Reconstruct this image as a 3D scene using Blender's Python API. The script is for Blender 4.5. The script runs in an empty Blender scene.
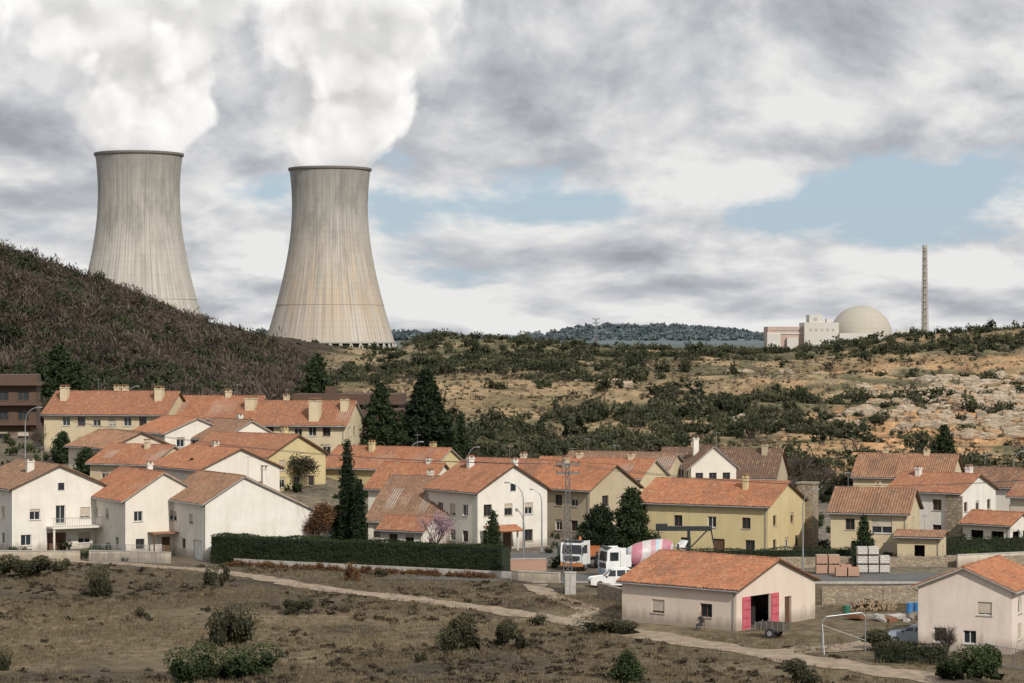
import bpy, bmesh, math, random
import numpy as np
from mathutils import Vector, Matrix, Euler
random.seed(7)
RNG=np.random.default_rng(11)
F=2418.0
CZ=23.4
def ex(u,d): return (u-512.0)*d/F     # world x from image pixel column u at distance d
scene=bpy.context.scene
COL=scene.collection

# ------------------------------------------------------------ node helpers
def sock(nt,inp,v):
    if v is None: return
    if isinstance(v,bpy.types.NodeSocket): nt.links.new(v,inp)
    else: inp.default_value=v
def M(nt,op,a,b=None,c=None,clamp=False):
    n=nt.nodes.new('ShaderNodeMath'); n.operation=op; n.use_clamp=clamp
    sock(nt,n.inputs[0],a); sock(nt,n.inputs[1],b)
    if c is not None: sock(nt,n.inputs[2],c)
    return n.outputs[0]
def MIX(nt,f,a,b,mode='MIX'):
    n=nt.nodes.new('ShaderNodeMix'); n.data_type='RGBA'; n.blend_type=mode
    sock(nt,n.inputs[0],f); sock(nt,n.inputs[6],a if not isinstance(a,tuple) else (*a[:3],1)); sock(nt,n.inputs[7],b if not isinstance(b,tuple) else (*b[:3],1))
    return n.outputs[2]
def NOISE(nt,vec,scale,detail=4,rough=.55,dist=0.0):
    n=nt.nodes.new('ShaderNodeTexNoise'); n.inputs['Scale'].default_value=scale
    n.inputs['Detail'].default_value=detail; n.inputs['Roughness'].default_value=rough; n.inputs['Distortion'].default_value=dist
    if vec is not None: nt.links.new(vec,n.inputs['Vector'])
    return n.outputs['Fac']
def MR(nt,v,a,b,c=0.0,d=1.0,smooth=False):
    n=nt.nodes.new('ShaderNodeMapRange'); n.interpolation_type='SMOOTHSTEP' if smooth else 'LINEAR'
    sock(nt,n.inputs[0],v); n.inputs[1].default_value=a; n.inputs[2].default_value=b; n.inputs[3].default_value=c; n.inputs[4].default_value=d
    return n.outputs[0]
def MAPV(nt,vec,scale=(1,1,1),loc=(0,0,0),rot=(0,0,0)):
    n=nt.nodes.new('ShaderNodeMapping'); nt.links.new(vec,n.inputs[0]); n.inputs['Scale'].default_value=scale
    n.inputs['Location'].default_value=loc; n.inputs['Rotation'].default_value=rot
    return n.outputs[0]
def newmat(name):
    m=bpy.data.materials.new(name); m.use_nodes=True; nt=m.node_tree
    return m,nt,nt.nodes['Principled BSDF']
def TC(nt,o='Object'):
    return nt.nodes.new('ShaderNodeTexCoord').outputs[o]
def bump(nt,bs,h,strength=.3,dist=.05):
    b=nt.nodes.new('ShaderNodeBump'); b.inputs['Strength'].default_value=strength; b.inputs['Distance'].default_value=dist
    nt.links.new(h,b.inputs['Height']); nt.links.new(b.outputs[0],bs.inputs['Normal'])

def mat_plain(name,col,rough=.8,var=.15,scale=1.5,metal=0.0,bmp=.15):
    m,nt,bs=newmat(name); v=TC(nt)
    n=NOISE(nt,v,scale,5,.6); n2=NOISE(nt,v,scale*9,3,.6)
    s=M(nt,'ADD',MR(nt,n,.3,.7,1-var,1+var),MR(nt,n2,.3,.7,-var*.4,var*.4))
    cc=nt.nodes.new('ShaderNodeCombineXYZ'); 
    for i in range(3): nt.links.new(s,cc.inputs[i])
    c=MIX(nt,1.0,col,cc.outputs[0],'MULTIPLY')
    nt.links.new(c,bs.inputs['Base Color']); bs.inputs['Roughness'].default_value=rough; bs.inputs['Metallic'].default_value=metal
    if bmp: bump(nt,bs,n2,bmp,.03)
    return m
def mat_wall(name,col,stain=.42):
    m,nt,bs=newmat(name); v=TC(nt)
    oi=nt.nodes.new('ShaderNodeObjectInfo')
    vo=nt.nodes.new('ShaderNodeVectorMath'); vo.operation='ADD'; nt.links.new(v,vo.inputs[0])
    cb=nt.nodes.new('ShaderNodeCombineXYZ'); nt.links.new(M(nt,'MULTIPLY',oi.outputs['Random'],50.0),cb.inputs[0]); nt.links.new(cb.outputs[0],vo.inputs[1]); vv=vo.outputs[0]
    big=NOISE(nt,vv,.35,6,.7)
    streak=NOISE(nt,MAPV(nt,vv,(1.0,1.0,.2)),1.1,5,.65)
    fine=NOISE(nt,vv,14,3,.6)
    dirt=tuple(c*f for c,f in zip(col,(.56,.52,.46)))
    f=M(nt,'MULTIPLY',MR(nt,streak,.48,.75),stain,clamp=True)
    c=MIX(nt,f,col,dirt)
    c=MIX(nt,MR(nt,big,.38,.65,0,.65),c,tuple(x*y for x,y in zip(col,(.80,.77,.73))))
    c=MIX(nt,M(nt,'MULTIPLY',oi.outputs['Random'],.5),c,tuple(x*y for x,y in zip(col,(.88,.83,.74))))
    sp=nt.nodes.new('ShaderNodeSeparateXYZ'); nt.links.new(v,sp.inputs[0])
    dz=M(nt,'ADD',sp.outputs[2],M(nt,'MULTIPLY',streak,-1.8))
    c=MIX(nt,MR(nt,dz,.4,-.5,0,.7),c,(.22,.18,.14))
    nt.links.new(c,bs.inputs['Base Color']); bs.inputs['Roughness'].default_value=.9
    bump(nt,bs,M(nt,'ADD',fine,M(nt,'MULTIPLY',big,.5)),.35,.03)
    return m
def mat_roof(name,c1,c2,c3):
    m,nt,bs=newmat(name); v=TC(nt)
    oi=nt.nodes.new('ShaderNodeObjectInfo')
    tile=nt.nodes.new('ShaderNodeTexVoronoi'); tile.inputs['Scale'].default_value=1.0
    nt.links.new(MAPV(nt,v,(2.2,3.3,2.2)),tile.inputs['Vector'])
    sp=nt.nodes.new('ShaderNodeSeparateColor'); nt.links.new(tile.outputs['Color'],sp.inputs[0])
    n=NOISE(nt,v,.5,5,.7); n2=NOISE(nt,v,4,4,.65); n3=NOISE(nt,MAPV(nt,v,(.35,3,.35)),1.0,4,.6)
    c=MIX(nt,sp.outputs[0],c1,c2)
    c=MIX(nt,MR(nt,n,.45,.66),c,c3)
    c=MIX(nt,M(nt,'MULTIPLY',oi.outputs['Random'],.6),c,tuple(x*.72+.015 for x in c3))
    c=MIX(nt,MR(nt,n2,.50,.68,0,.8),c,(.11,.07,.045))
    c=MIX(nt,MR(nt,n3,.55,.75,0,.5),c,(.28,.18,.11))
    c=MIX(nt,MR(nt,sp.outputs[1],.8,.95,0,.4),c,(.40,.25,.14))
    nt.links.new(c,bs.inputs['Base Color']); bs.inputs['Roughness'].default_value=.9
    s3=nt.nodes.new('ShaderNodeSeparateXYZ'); nt.links.new(v,s3.inputs[0])
    st=M(nt,'FRACT',M(nt,'MULTIPLY',s3.outputs[2],5.5))
    bump(nt,bs,M(nt,'ADD',st,M(nt,'MULTIPLY',sp.outputs[1],.9)),.8,.07)
    return m
def mat_leaf(name,ca,cb,trans=.25,rough=.8):
    m,nt,bs=newmat(name)
    at=nt.nodes.new('ShaderNodeAttribute'); at.attribute_name='tint'
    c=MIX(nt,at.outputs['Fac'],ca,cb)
    nt.links.new(c,bs.inputs['Base Color']); bs.inputs['Roughness'].default_value=rough
    bs.inputs['Specular IOR Level'].default_value=.1
    tr=nt.nodes.new('ShaderNodeBsdfTranslucent'); nt.links.new(c,tr.inputs[0])
    mx=nt.nodes.new('ShaderNodeMixShader'); mx.inputs[0].default_value=trans
    nt.links.new(bs.outputs[0],mx.inputs[1]); nt.links.new(tr.outputs[0],mx.inputs[2])
    nt.links.new(mx.outputs[0],nt.nodes['Material Output'].inputs[0])
    return m
def mat_masonry(name,c1,c2,mortar,scale=1.0,bw=.5,rh=.25,irregular=True):
    m,nt,bs=newmat(name); v=TC(nt)
    if irregular:
        vo=nt.nodes.new('ShaderNodeTexVoronoi'); vo.inputs['Scale'].default_value=1
        nt.links.new(MAPV(nt,v,(2.6*scale,2.6*scale,4.2*scale)),vo.inputs['Vector'])
        ve=nt.nodes.new('ShaderNodeTexVoronoi'); ve.feature='DISTANCE_TO_EDGE'; ve.inputs['Scale'].default_value=1
        nt.links.new(MAPV(nt,v,(2.6*scale,2.6*scale,4.2*scale)),ve.inputs['Vector'])
        sp=nt.nodes.new('ShaderNodeSeparateColor'); nt.links.new(vo.outputs['Color'],sp.inputs[0])
        c=MIX(nt,sp.outputs[0],c1,c2); c=MIX(nt,MR(nt,ve.outputs['Distance'],.0,.08,1,0),c,mortar)
        nt.links.new(c,bs.inputs['Base Color']); bump(nt,bs,ve.outputs['Distance'],.8,.08)
    else:
        br=nt.nodes.new('ShaderNodeTexBrick'); br.inputs['Scale'].default_value=scale
        s3=nt.nodes.new('ShaderNodeSeparateXYZ'); nt.links.new(v,s3.inputs[0])
        cb=nt.nodes.new('ShaderNodeCombineXYZ'); nt.links.new(M(nt,'ADD',s3.outputs[0],s3.outputs[1]),cb.inputs[0]); nt.links.new(s3.outputs[2],cb.inputs[1])
        nt.links.new(cb.outputs[0],br.inputs['Vector'])
        br.inputs['Brick Width'].default_value=bw; br.inputs['Row Height'].default_value=rh; br.inputs['Mortar Size'].default_value=.02
        br.inputs['Color1'].default_value=(*c1,1); br.inputs['Color2'].default_value=(*c2,1); br.inputs['Mortar'].default_value=(*mortar,1)
        nt.links.new(br.outputs['Color'],bs.inputs['Base Color'])
    bs.inputs['Roughness'].default_value=.9
    return m

WHITE=mat_wall('white_render',(.69,.67,.62))
WHITE2=mat_wall('white_render_warm',(.60,.54,.45))
PINKW=mat_wall('pinkish_render',(.66,.575,.515))
CREAM=mat_wall('cream_render',(.57,.49,.34))
YELLOW=mat_wall('yellow_render',(.56,.47,.27))
BEIGE=mat_wall('beige_render',(.44,.38,.28))
BROWN=mat_wall('brown_brick_render',(.10,.062,.045))
ROOF_A=mat_roof('terracotta_tiles',(.36,.128,.058),(.44,.19,.092),(.28,.122,.068))
ROOF_B=mat_roof('old_terracotta_tiles',(.28,.132,.074),(.36,.20,.118),(.20,.122,.08))
ROOF_C=mat_roof('brown_tiles',(.17,.085,.055),(.24,.13,.08),(.13,.085,.06))
GLASS=mat_plain('window_glass',(.025,.03,.035),.12,.3,.8,bmp=0)
FRAMEW=mat_plain('white_frame',(.6,.6,.58),.5)
FRAMEB=mat_plain('brown_wood',(.11,.055,.03),.6)
PERS=mat_plain('roller_blind',(.42,.37,.30),.6)
PINKD=mat_plain('red_pink_shutter',(.48,.11,.14),.6,.2)
DARK=mat_plain('dark_interior',(.02,.018,.016),.9)
METAL=mat_plain('galvanised_steel',(.30,.31,.32),.45,.15,metal=.5)
DMETAL=mat_plain('dark_steel',(.04,.045,.05),.5,.2)
CONC=mat_plain('concrete',(.36,.34,.31),.9,.2)
STONE=mat_masonry('stone_masonry',(.34,.28,.20),(.20,.16,.12),(.13,.11,.08))
BRICK=mat_masonry('brick_masonry',(.36,.15,.09),(.42,.20,.12),(.34,.28,.23),1.0,.26,.09,False)
RUBBER=mat_plain('tyre_rubber',(.02,.02,.02),.8)
WPAINT=mat_plain('white_car_paint',(.66,.67,.67),.25,.08,bmp=0)

# ------------------------------------------------------------ mesh builder
class MB:
    def __init__(s): s.v=[]; s.f=[]; s.m=[]
    def add(s,vs,fs,mi=0):
        o=len(s.v); s.v+= [tuple(p) for p in vs]; s.f+=[tuple(i+o for i in f) for f in fs]; s.m+=[mi]*len(fs)
    def box(s,x0,x1,y0,y1,z0,z1,mi=0,mat=None):
        vs=[(x0,y0,z0),(x1,y0,z0),(x1,y1,z0),(x0,y1,z0),(x0,y0,z1),(x1,y0,z1),(x1,y1,z1),(x0,y1,z1)]
        if mat is not None: vs=[mat@Vector(p) for p in vs]
        s.add(vs,[(0,3,2,1),(4,5,6,7),(0,1,5,4),(1,2,6,5),(2,3,7,6),(3,0,4,7)],mi)
    def quad(s,a,b,c,d,mi=0): s.add([a,b,c,d],[(0,1,2,3)],mi)
    def cyl(s,p0,p1,r0,r1=None,n=10,mi=0,caps=True):
        r1=r0 if r1 is None else r1
        p0=Vector(p0);p1=Vector(p1);d=(p1-p0).normalized()
        a=d.cross(Vector((0,0,1)) if abs(d.z)<.9 else Vector((1,0,0))).normalized(); b=d.cross(a)
        vs=[]
        for p,r in ((p0,r0),(p1,r1)):
            for i in range(n):
                t=2*math.pi*i/n; vs.append(p+a*(r*math.cos(t))+b*(r*math.sin(t)))
        fs=[(i,(i+1)%n,n+(i+1)%n,n+i) for i in range(n)]
        if caps: fs+=[tuple(range(n))[::-1],tuple(range(n,2*n))]
        s.add(vs,fs,mi)
    def path(s,pts,r,n=6,mi=0):
        for i in range(len(pts)-1):
            ra=r[i] if isinstance(r,(list,tuple)) else r; rb=r[i+1] if isinstance(r,(list,tuple)) else r
            s.cyl(pts[i],pts[i+1],ra,rb,n,mi,True)
    def prism(s,prof,y0,y1,mi=0):
        n=len(prof); vs=[(x,y0,z) for x,z in prof]+[(x,y1,z) for x,z in prof]
        s.add(vs,[tuple(range(n)),tuple(range(n,2*n))[::-1]]+[(i,(i+1)%n,n+(i+1)%n,n+i) for i in range(n)],mi)
    def lathe(s,prof,n=48,mi=0,mat=None):
        vs=[]
        for r,z in prof:
            for i in range(n):
                t=2*math.pi*i/n; p=Vector((r*math.cos(t),r*math.sin(t),z)); vs.append(mat@p if mat else p)
        fs=[(j*n+i,j*n+(i+1)%n,(j+1)*n+(i+1)%n,(j+1)*n+i) for j in range(len(prof)-1) for i in range(n)]
        s.add(vs,fs,mi)
    def obj(s,name,mats,parent=None,loc=(0,0,0),rotz=0,smooth=False,bevel=0):
        me=bpy.data.meshes.new(name); me.from_pydata(s.v,[],s.f); me.update()
        if not isinstance(mats,(list,tuple)): mats=[mats]
        for m in mats: me.materials.append(m)
        me.polygons.foreach_set('material_index',s.m)
        if smooth: me.polygons.foreach_set('use_smooth',[True]*len(s.f))
        o=bpy.data.objects.new(name,me); COL.objects.link(o); o.location=loc; o.rotation_euler=(0,0,rotz)
        if parent: o.parent=parent
        if bevel:
            b=o.modifiers.new('b','BEVEL'); b.width=bevel; b.segments=2; b.limit_method='ANGLE'
        return o
def empty(name,loc=(0,0,0),rotz=0):
    e=bpy.data.objects.new(name,None); COL.objects.link(e); e.location=loc; e.rotation_euler=(0,0,rotz); e.empty_display_size=.3
    return e
def quadmesh(name,V,mat,tint=None,parent=None,loc=(0,0,0)):
    V=np.asarray(V,dtype=np.float32).reshape(-1,3); n=len(V)//4
    me=bpy.data.meshes.new(name); me.vertices.add(n*4); me.vertices.foreach_set('co',V.ravel())
    me.loops.add(n*4); me.loops.foreach_set('vertex_index',np.arange(n*4,dtype=np.int32))
    me.polygons.add(n); me.polygons.foreach_set('loop_start',np.arange(0,n*4,4,dtype=np.int32))
    me.update(calc_edges=True)
    if tint is not None:
        a=me.attributes.new('tint','FLOAT','POINT'); a.data.foreach_set('value',np.repeat(np.asarray(tint,dtype=np.float32),4))
    me.materials.append(mat)
    o=bpy.data.objects.new(name,me); COL.objects.link(o); o.location=loc
    if parent: o.parent=parent
    return o
def nrm(a): return a/np.maximum(np.linalg.norm(a,axis=-1,keepdims=True),1e-9)
def leaves(C,S,elong=1.0,dirs=None):
    n=len(C); S=np.broadcast_to(np.asarray(S,float),(n,))[:,None]
    a=nrm(RNG.normal(size=(n,3))) if dirs is None else nrm(dirs)
    b=nrm(np.cross(a,RNG.normal(size=(n,3))))
    a=a*S*elong; b=b*S*.7
    return np.stack([C-a,C-b+a*.1,C+a,C+b+a*.1],1)

# ------------------------------------------------------------ terrain
_T=np.random.default_rng(5).random((256,256))
def vn(x,y):
    x=np.asarray(x,float); y=np.asarray(y,float)
    xi=np.floor(x).astype(int); yi=np.floor(y).astype(int); fx=x-xi; fy=y-yi
    fx=fx*fx*(3-2*fx); fy=fy*fy*(3-2*fy)
    g=lambda i,j:_T[i%256,j%256]
    return (g(xi,yi)*(1-fx)+g(xi+1,yi)*fx)*(1-fy)+(g(xi,yi+1)*(1-fx)+g(xi+1,yi+1)*fx)*fy
def fbm(x,y,s,o=4):
    t=0;a=.5;w=0
    for i in range(o):
        t=t+a*vn(x/s*2**i+17.3*i,y/s*2**i+9.1*i); w+=a; a*=.5
    return t/w-.5
def ss(v,a,b):
    t=np.clip((np.asarray(v,float)-a)/(b-a),0,1); return t*t*(3-2*t)
def height(x,y):
    x=np.asarray(x,float); y=np.asarray(y,float)
    h=np.interp(y,[-300,262,330,370,420,520,640,800,860,960,1100,1900,2300,3000,20000],[0,0,1.5,3.7,6.3,10.8,16,20.6,20,14,11,14,18,20,20])
    rz=np.interp(x,[-300,-82,-39,-27,-20,-4,13,29,82,105,122,142,169,228,400],[18,18.2,19,22.6,23.8,23.0,21.4,20.2,20.2,21.4,23.6,25.6,27.0,30,32])-20.6
    h=h+rz*ss(y,470,790)*(1-ss(y,830,980))
    h=h+6.4*(1-ss(x,-28,-4))*ss(y,262,325)*(1-ss(y,380,520))
    am=np.interp(x,[-500,-250,-127,-112,-102,-90,-77,-65,-52,-40,-30],[85,64,44,39,34.8,29,23.8,19.5,16.2,14.3,14.3])-14.3
    h=h+am*ss(y,365,600)*(1-ss(y,620,950))
    w=ss(y,345,430)
    h=h+w*(fbm(x,y,60)*6+fbm(x+500,y,14,3)*1.8)*(1-.6*ss(y,1000,1500))
    lw=(1-ss(x,-75,-50))*ss(y,400,470)*(1-ss(y,800,900)); h=h+lw*fbm(x+30,y+200,34,3)*8
    r=ss(x,40,75)*ss(y,385,430)*(1-ss(y,640,720))
    q=fbm(x+90,y+40,35,3)*8
    h=h+r*(np.floor(q)+ss(q-np.floor(q),.7,.95)-q)*2.0
    h=h+.25*fbm(x,y,18,2)*(1-ss(y,225,262))*ss(y,140,150)
    h=h+(26+14*fbm(x,y,160,3))*np.exp(-np.abs((x-225)/190)**3)*np.exp(-((y-4000)/500)**2)
    h=h+12*np.exp(-np.abs((x+226)/170)**3)*np.exp(-((y-3000)/300)**2)
    h=h+(26+40*fbm(x,y,900,4))*np.exp(-((y-6200)/800)**2)
    return h
def hz(x,y): return float(height(x,y))
ys=np.concatenate([np.arange(-60,140,8),np.arange(140,430,1.2),np.arange(430,1000,2.6),1000*np.geomspace(1,14,110)])
nc=300; tt=np.linspace(-1,1,nc)
X=(90+.36*np.maximum(ys,0))[:,None]*tt[None,:]; Y=np.repeat(ys[:,None],nc,1)
Z=height(X,Y)
nr=len(ys); V=np.stack([X,Y,Z],-1).reshape(-1,3).astype(np.float32)
idx=np.arange(nr*nc).reshape(nr,nc); Q=np.stack([idx[:-1,:-1],idx[:-1,1:],idx[1:,1:],idx[1:,:-1]],-1).reshape(-1,4).astype(np.int32)
me=bpy.data.meshes.new('ground'); me.vertices.add(len(V)); me.vertices.foreach_set('co',V.ravel())
me.loops.add(Q.size); me.loops.foreach_set('vertex_index',Q.ravel()); me.polygons.add(len(Q)); me.polygons.foreach_set('loop_start',np.arange(0,Q.size,4,dtype=np.int32))
me.update(calc_edges=True); me.polygons.foreach_set('use_smooth',[True]*len(Q))
def mixc(a,b,t): return a*(1-t[...,None])+b*t[...,None]
c=lambda *a: np.array(a)
n1=fbm(X,Y,22,4); n2=fbm(X+300,Y,6,3); n3=fbm(X,Y+700,45,4)
colr=np.broadcast_to(c(.098,.078,.052),X.shape+(3,)).copy()
colr=mixc(colr,c(.165,.132,.085),ss(n1,.0,.18)); colr=mixc(colr,c(.05,.043,.033),ss(n2,.02,.2)*.75)
colr=mixc(colr,c(.19,.155,.10),ss(X,-5,20)*(1-ss(Y,200,225))*.6)
colr=mixc(colr,c(.17,.15,.12),ss(Y,222,264)*(.5+.5*ss(X,-10,5)))
hill=mixc(np.broadcast_to(c(.120,.110,.064),X.shape+(3,)),c(.28,.215,.13),ss(n1+n2*.6,-.06,.12))
orr=ss(X/np.maximum(Y,1),.08,.17)*(1-ss(Y,560,700)); hill=mixc(hill,c(.46,.27,.14),ss(n3+n2*.6,-.12,.08)*np.clip(orr+.18,0,1))
colr=mixc(colr,hill,ss(Y,345,380))
lh=(1-ss(X,-62,-45))*ss(Y,365,390)*(1-ss(Y,900,1000)); colr=mixc(colr,c(.048,.038,.030),lh)
colr=mixc(colr,c(.22,.14,.085),lh*(1-ss(Y,400,450))*ss(n1,-.04,.08))
colr=mixc(colr,c(.14,.10,.07),lh*ss(n3,.08,.2)*.6)
colr=mixc(colr,c(.115,.135,.12),ss(Y,1100,2400)); colr=mixc(colr,c(.13,.165,.18),ss(Y,2500,3500)); colr=mixc(colr,c(.21,.275,.335),ss(Y,4600,5600))  # far ground paled and blued: aerial haze put into the vertex colour
ca=me.color_attributes.new('soil_haze','FLOAT_COLOR','POINT')
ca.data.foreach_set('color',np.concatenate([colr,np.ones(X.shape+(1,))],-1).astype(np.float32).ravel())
m,nt,bs=newmat('ground_soil_haze')
at=nt.nodes.new('ShaderNodeAttribute'); at.attribute_name='soil_haze'
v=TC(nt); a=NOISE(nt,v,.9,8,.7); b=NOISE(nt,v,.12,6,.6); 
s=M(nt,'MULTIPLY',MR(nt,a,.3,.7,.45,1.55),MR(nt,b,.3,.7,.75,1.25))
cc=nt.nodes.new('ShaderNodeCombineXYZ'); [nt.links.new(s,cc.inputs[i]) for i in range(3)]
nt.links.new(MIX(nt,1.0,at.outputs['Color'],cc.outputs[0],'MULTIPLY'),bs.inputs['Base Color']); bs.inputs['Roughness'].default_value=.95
bs.inputs['Specular IOR Level'].default_value=.1
bump(nt,bs,a,.8,.4)
me.materials.append(m)
ground=bpy.data.objects.new('ground',me); COL.objects.link(ground)

# ------------------------------------------------------------ draped strips
def strip(name,pts,wid,mat,dz=.03,ragged=0.0,step=1.0):
    P=[Vector(p) for p in pts]; out=[]
    for i in range(len(P)-1):
        n=max(1,int((P[i+1]-P[i]).length/step))
        p0=P[max(i-1,0)];p1=P[i];p2=P[i+1];p3=P[min(i+2,len(P)-1)]
        for k in range(n):
            t=k/n; out.append(.5*((2*p1)+(-p0+p2)*t+(2*p0-5*p1+4*p2-p3)*t*t+(-p0+3*p1-3*p2+p3)*t**3))
    out.append(P[-1]); mb=MB(); vs=[];nn=5
    for i,p in enumerate(out):
        d=(out[min(i+1,len(out)-1)]-out[max(i-1,0)]).normalized(); q=Vector((-d.y,d.x))
        w=wid if not callable(wid) else wid(i/len(out))
        for j in range(nn):
            tt_=j/(nn-1)*2-1; off=tt_*w*.5*(1+ (ragged*float(fbm(p.x*1.0+40*tt_,p.y,2.5,3))*2 if abs(tt_)==1 else 0))
            x=p.x+q.x*off; y=p.y+q.y*off; vs.append((x,y,hz(x,y)+dz))
    fs=[(i*nn+j,i*nn+j+1,(i+1)*nn+j+1,(i+1)*nn+j) for i in range(len(out)-1) for j in range(nn-1)]
    mb.add(vs,fs); mb.obj(name,mat,smooth=True); return out
DIRT=mat_plain('pale_dirt',(.27,.21,.15),.95,.35,.8)
ASPH=mat_plain('asphalt',(.10,.098,.095),.9,.25,.5)
pathpts=[(-75,263),(-50,258),(-38,252),(-28,243),(-17.5,228),(-6,216),(4,203.5),(14.5,186.5),(21.5,177.5),(29,167),(38,152),(50,135)]
PATHL=strip('dirt_path',pathpts,lambda t:2.0+2.6*t,DIRT,.05,.7,.6)
strip('dirt_path',[(5.5,203),(6.5,212),(3,224),(2,232)],2.2,DIRT,.055,.6,.6)
strip('dirt_path',[(19,181),(27,186),(34,196),(36,206)],3.4,DIRT,.055,.6,.6)
strip('road',[(-12,241),(2,239),(20,238.5),(40,240),(75,243)],8.0,ASPH,.045)
mb=MB(); mb.box(2,40,234.0,234.25,-.2,.16); mb.obj('kerb',CONC)
strip('village_street',[(-30,268),(-10,264),(10,262),(22,250),(24,243)],6.0,ASPH,.05)

# ------------------------------------------------------------ houses
def wall(mw,mwin,org,d,nv,L,Hh,holes,z0=-2.5,depth=.2):
    org=Vector(org); d=Vector(d); nv=Vector(nv); up=Vector((0,0,1))
    P=lambda a,z,k=0:org+d*a+up*z-nv*k
    xs=sorted(set([0,L]+[h[0] for h in holes]+[h[1] for h in holes])); zs=sorted(set([z0,Hh]+[h[2] for h in holes]+[h[3] for h in holes]))
    for i in range(len(xs)-1):
        for j in range(len(zs)-1):
            cx=(xs[i]+xs[i+1])/2; cz=(zs[j]+zs[j+1])/2
            if any(h[0]<cx<h[1] and h[2]<cz<h[3] for h in holes): continue
            mw.quad(P(xs[i],zs[j]),P(xs[i+1],zs[j]),P(xs[i+1],zs[j+1]),P(xs[i],zs[j+1]))
    def bx(a0,a1,z0_,z1_,k0,k1,mi):
        vs=[P(a0,z0_,k0),P(a1,z0_,k0),P(a1,z0_,k1),P(a0,z0_,k1),P(a0,z1_,k0),P(a1,z1_,k0),P(a1,z1_,k1),P(a0,z1_,k1)]
        mwin.add(vs,[(0,3,2,1),(4,5,6,7),(0,1,5,4),(1,2,6,5),(2,3,7,6),(3,0,4,7)],mi)
    for (a0,a1,b0,b1,kind) in holes:
        mw.quad(P(a0,b0),P(a0,b0,depth),P(a0,b1,depth),P(a0,b1)); mw.quad(P(a1,b0),P(a1,b0,depth),P(a1,b1,depth),P(a1,b1))
        mw.quad(P(a0,b1),P(a1,b1),P(a1,b1,depth),P(a0,b1,depth)); mw.quad(P(a0,b0),P(a1,b0),P(a1,b0,depth),P(a0,b0,depth))
        if kind=='o':
            mwin.quad(P(a0,b0,1.5),P(a1,b0,1.5),P(a1,b1,1.5),P(a0,b1,1.5),3)
            continue
        if kind in('d','g'):
            mi=2 if kind=='d' else 1
            mwin.quad(P(a0,b0,depth-.01),P(a1,b0,depth-.01),P(a1,b1,depth-.01),P(a0,b1,depth-.01),mi)
            for i in range(1,3): 
                x=a0+(a1-a0)*i/3; bx(x-.03,x+.03,b0+.02,b1-.02,depth-.05,depth-.012,mi)
            continue
        mwin.quad(P(a0,b0,depth-.01),P(a1,b0,depth-.01),P(a1,b1,depth-.01),P(a0,b1,depth-.01),0)
        f=.06; fm=1 if kind in('w','s') else 2
        bx(a0,a0+f,b0,b1,depth-.06,depth-.014,fm); bx(a1-f,a1,b0,b1,depth-.06,depth-.014,fm)
        bx(a0+f,a1-f,b0,b0+f,depth-.06,depth-.014,fm); bx(a0+f,a1-f,b1-f,b1,depth-.06,depth-.014,fm)
        bx((a0+a1)/2-.03,(a0+a1)/2+.03,b0+f,b1-f,depth-.055,depth-.014,fm)
        if kind=='s' or random.random()<.3:
            zz=b0+(b1-b0)*random.choice([.15,.45,.6,.75]); bx(a0+.01,a1-.01,zz,b1-.005,depth-.11,depth-.065,4)
        bx(a0-.08,a1+.08,b0-.08,b0-.002,-.07,.02,5)
def roofslab(mr,xa,za,xb,zb,y0,y1,per=.3,rise=.055,th=.14):
    n=max(8,int((y1-y0)/per*4)); rows=6; vs=[]
    dx=xb-xa; dz=zb-za; l=math.hypot(dx,dz); nx,nz=-dz/l,dx/l
    if nz<0: nx,nz=-nx,-nz
    sag=[random.uniform(-.06,.05) for _ in range(8)]
    ed=[random.uniform(-.05,.05) for _ in range(int((y1-y0)/per)+2)]
    for j in range(rows+1):
        t=j/rows
        for i in range(n+1):
            y=y0+(y1-y0)*i/n; w=abs(math.sin(math.pi*(y-y0)/per))*rise*1.6
            s_=sag[int(i/n*7)]*math.sin(math.pi*t); te=t+(ed[int((y-y0)/per)]/l if j==rows else 0)
            vs.append((xa+dx*te+nx*(w+s_),y,za+dz*te+nz*(w+s_)))
    fs=[(j*(n+1)+i,j*(n+1)+i+1,(j+1)*(n+1)+i+1,(j+1)*(n+1)+i) for j in range(rows) for i in range(n)]
    mr.add(vs,fs,0)
    lo=[(xa,za-th),(xb,zb-th),(xb,zb-.012),(xa,za-.012)]
    mr.prism(lo,y0+.03,y1-.03,1)
def hs(L,zs,n,w=1.1,kinds='wsws',margin=.12,hgt=1.25):
    out=[]
    for z in zs:
        for i in range(n):
            cx=L*(margin+(1-2*margin)*((i+.5)/n)); out.append((cx-w/2,cx+w/2,z,z+hgt,kinds[(i+int(z))%len(kinds)]))
    return out
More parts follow.
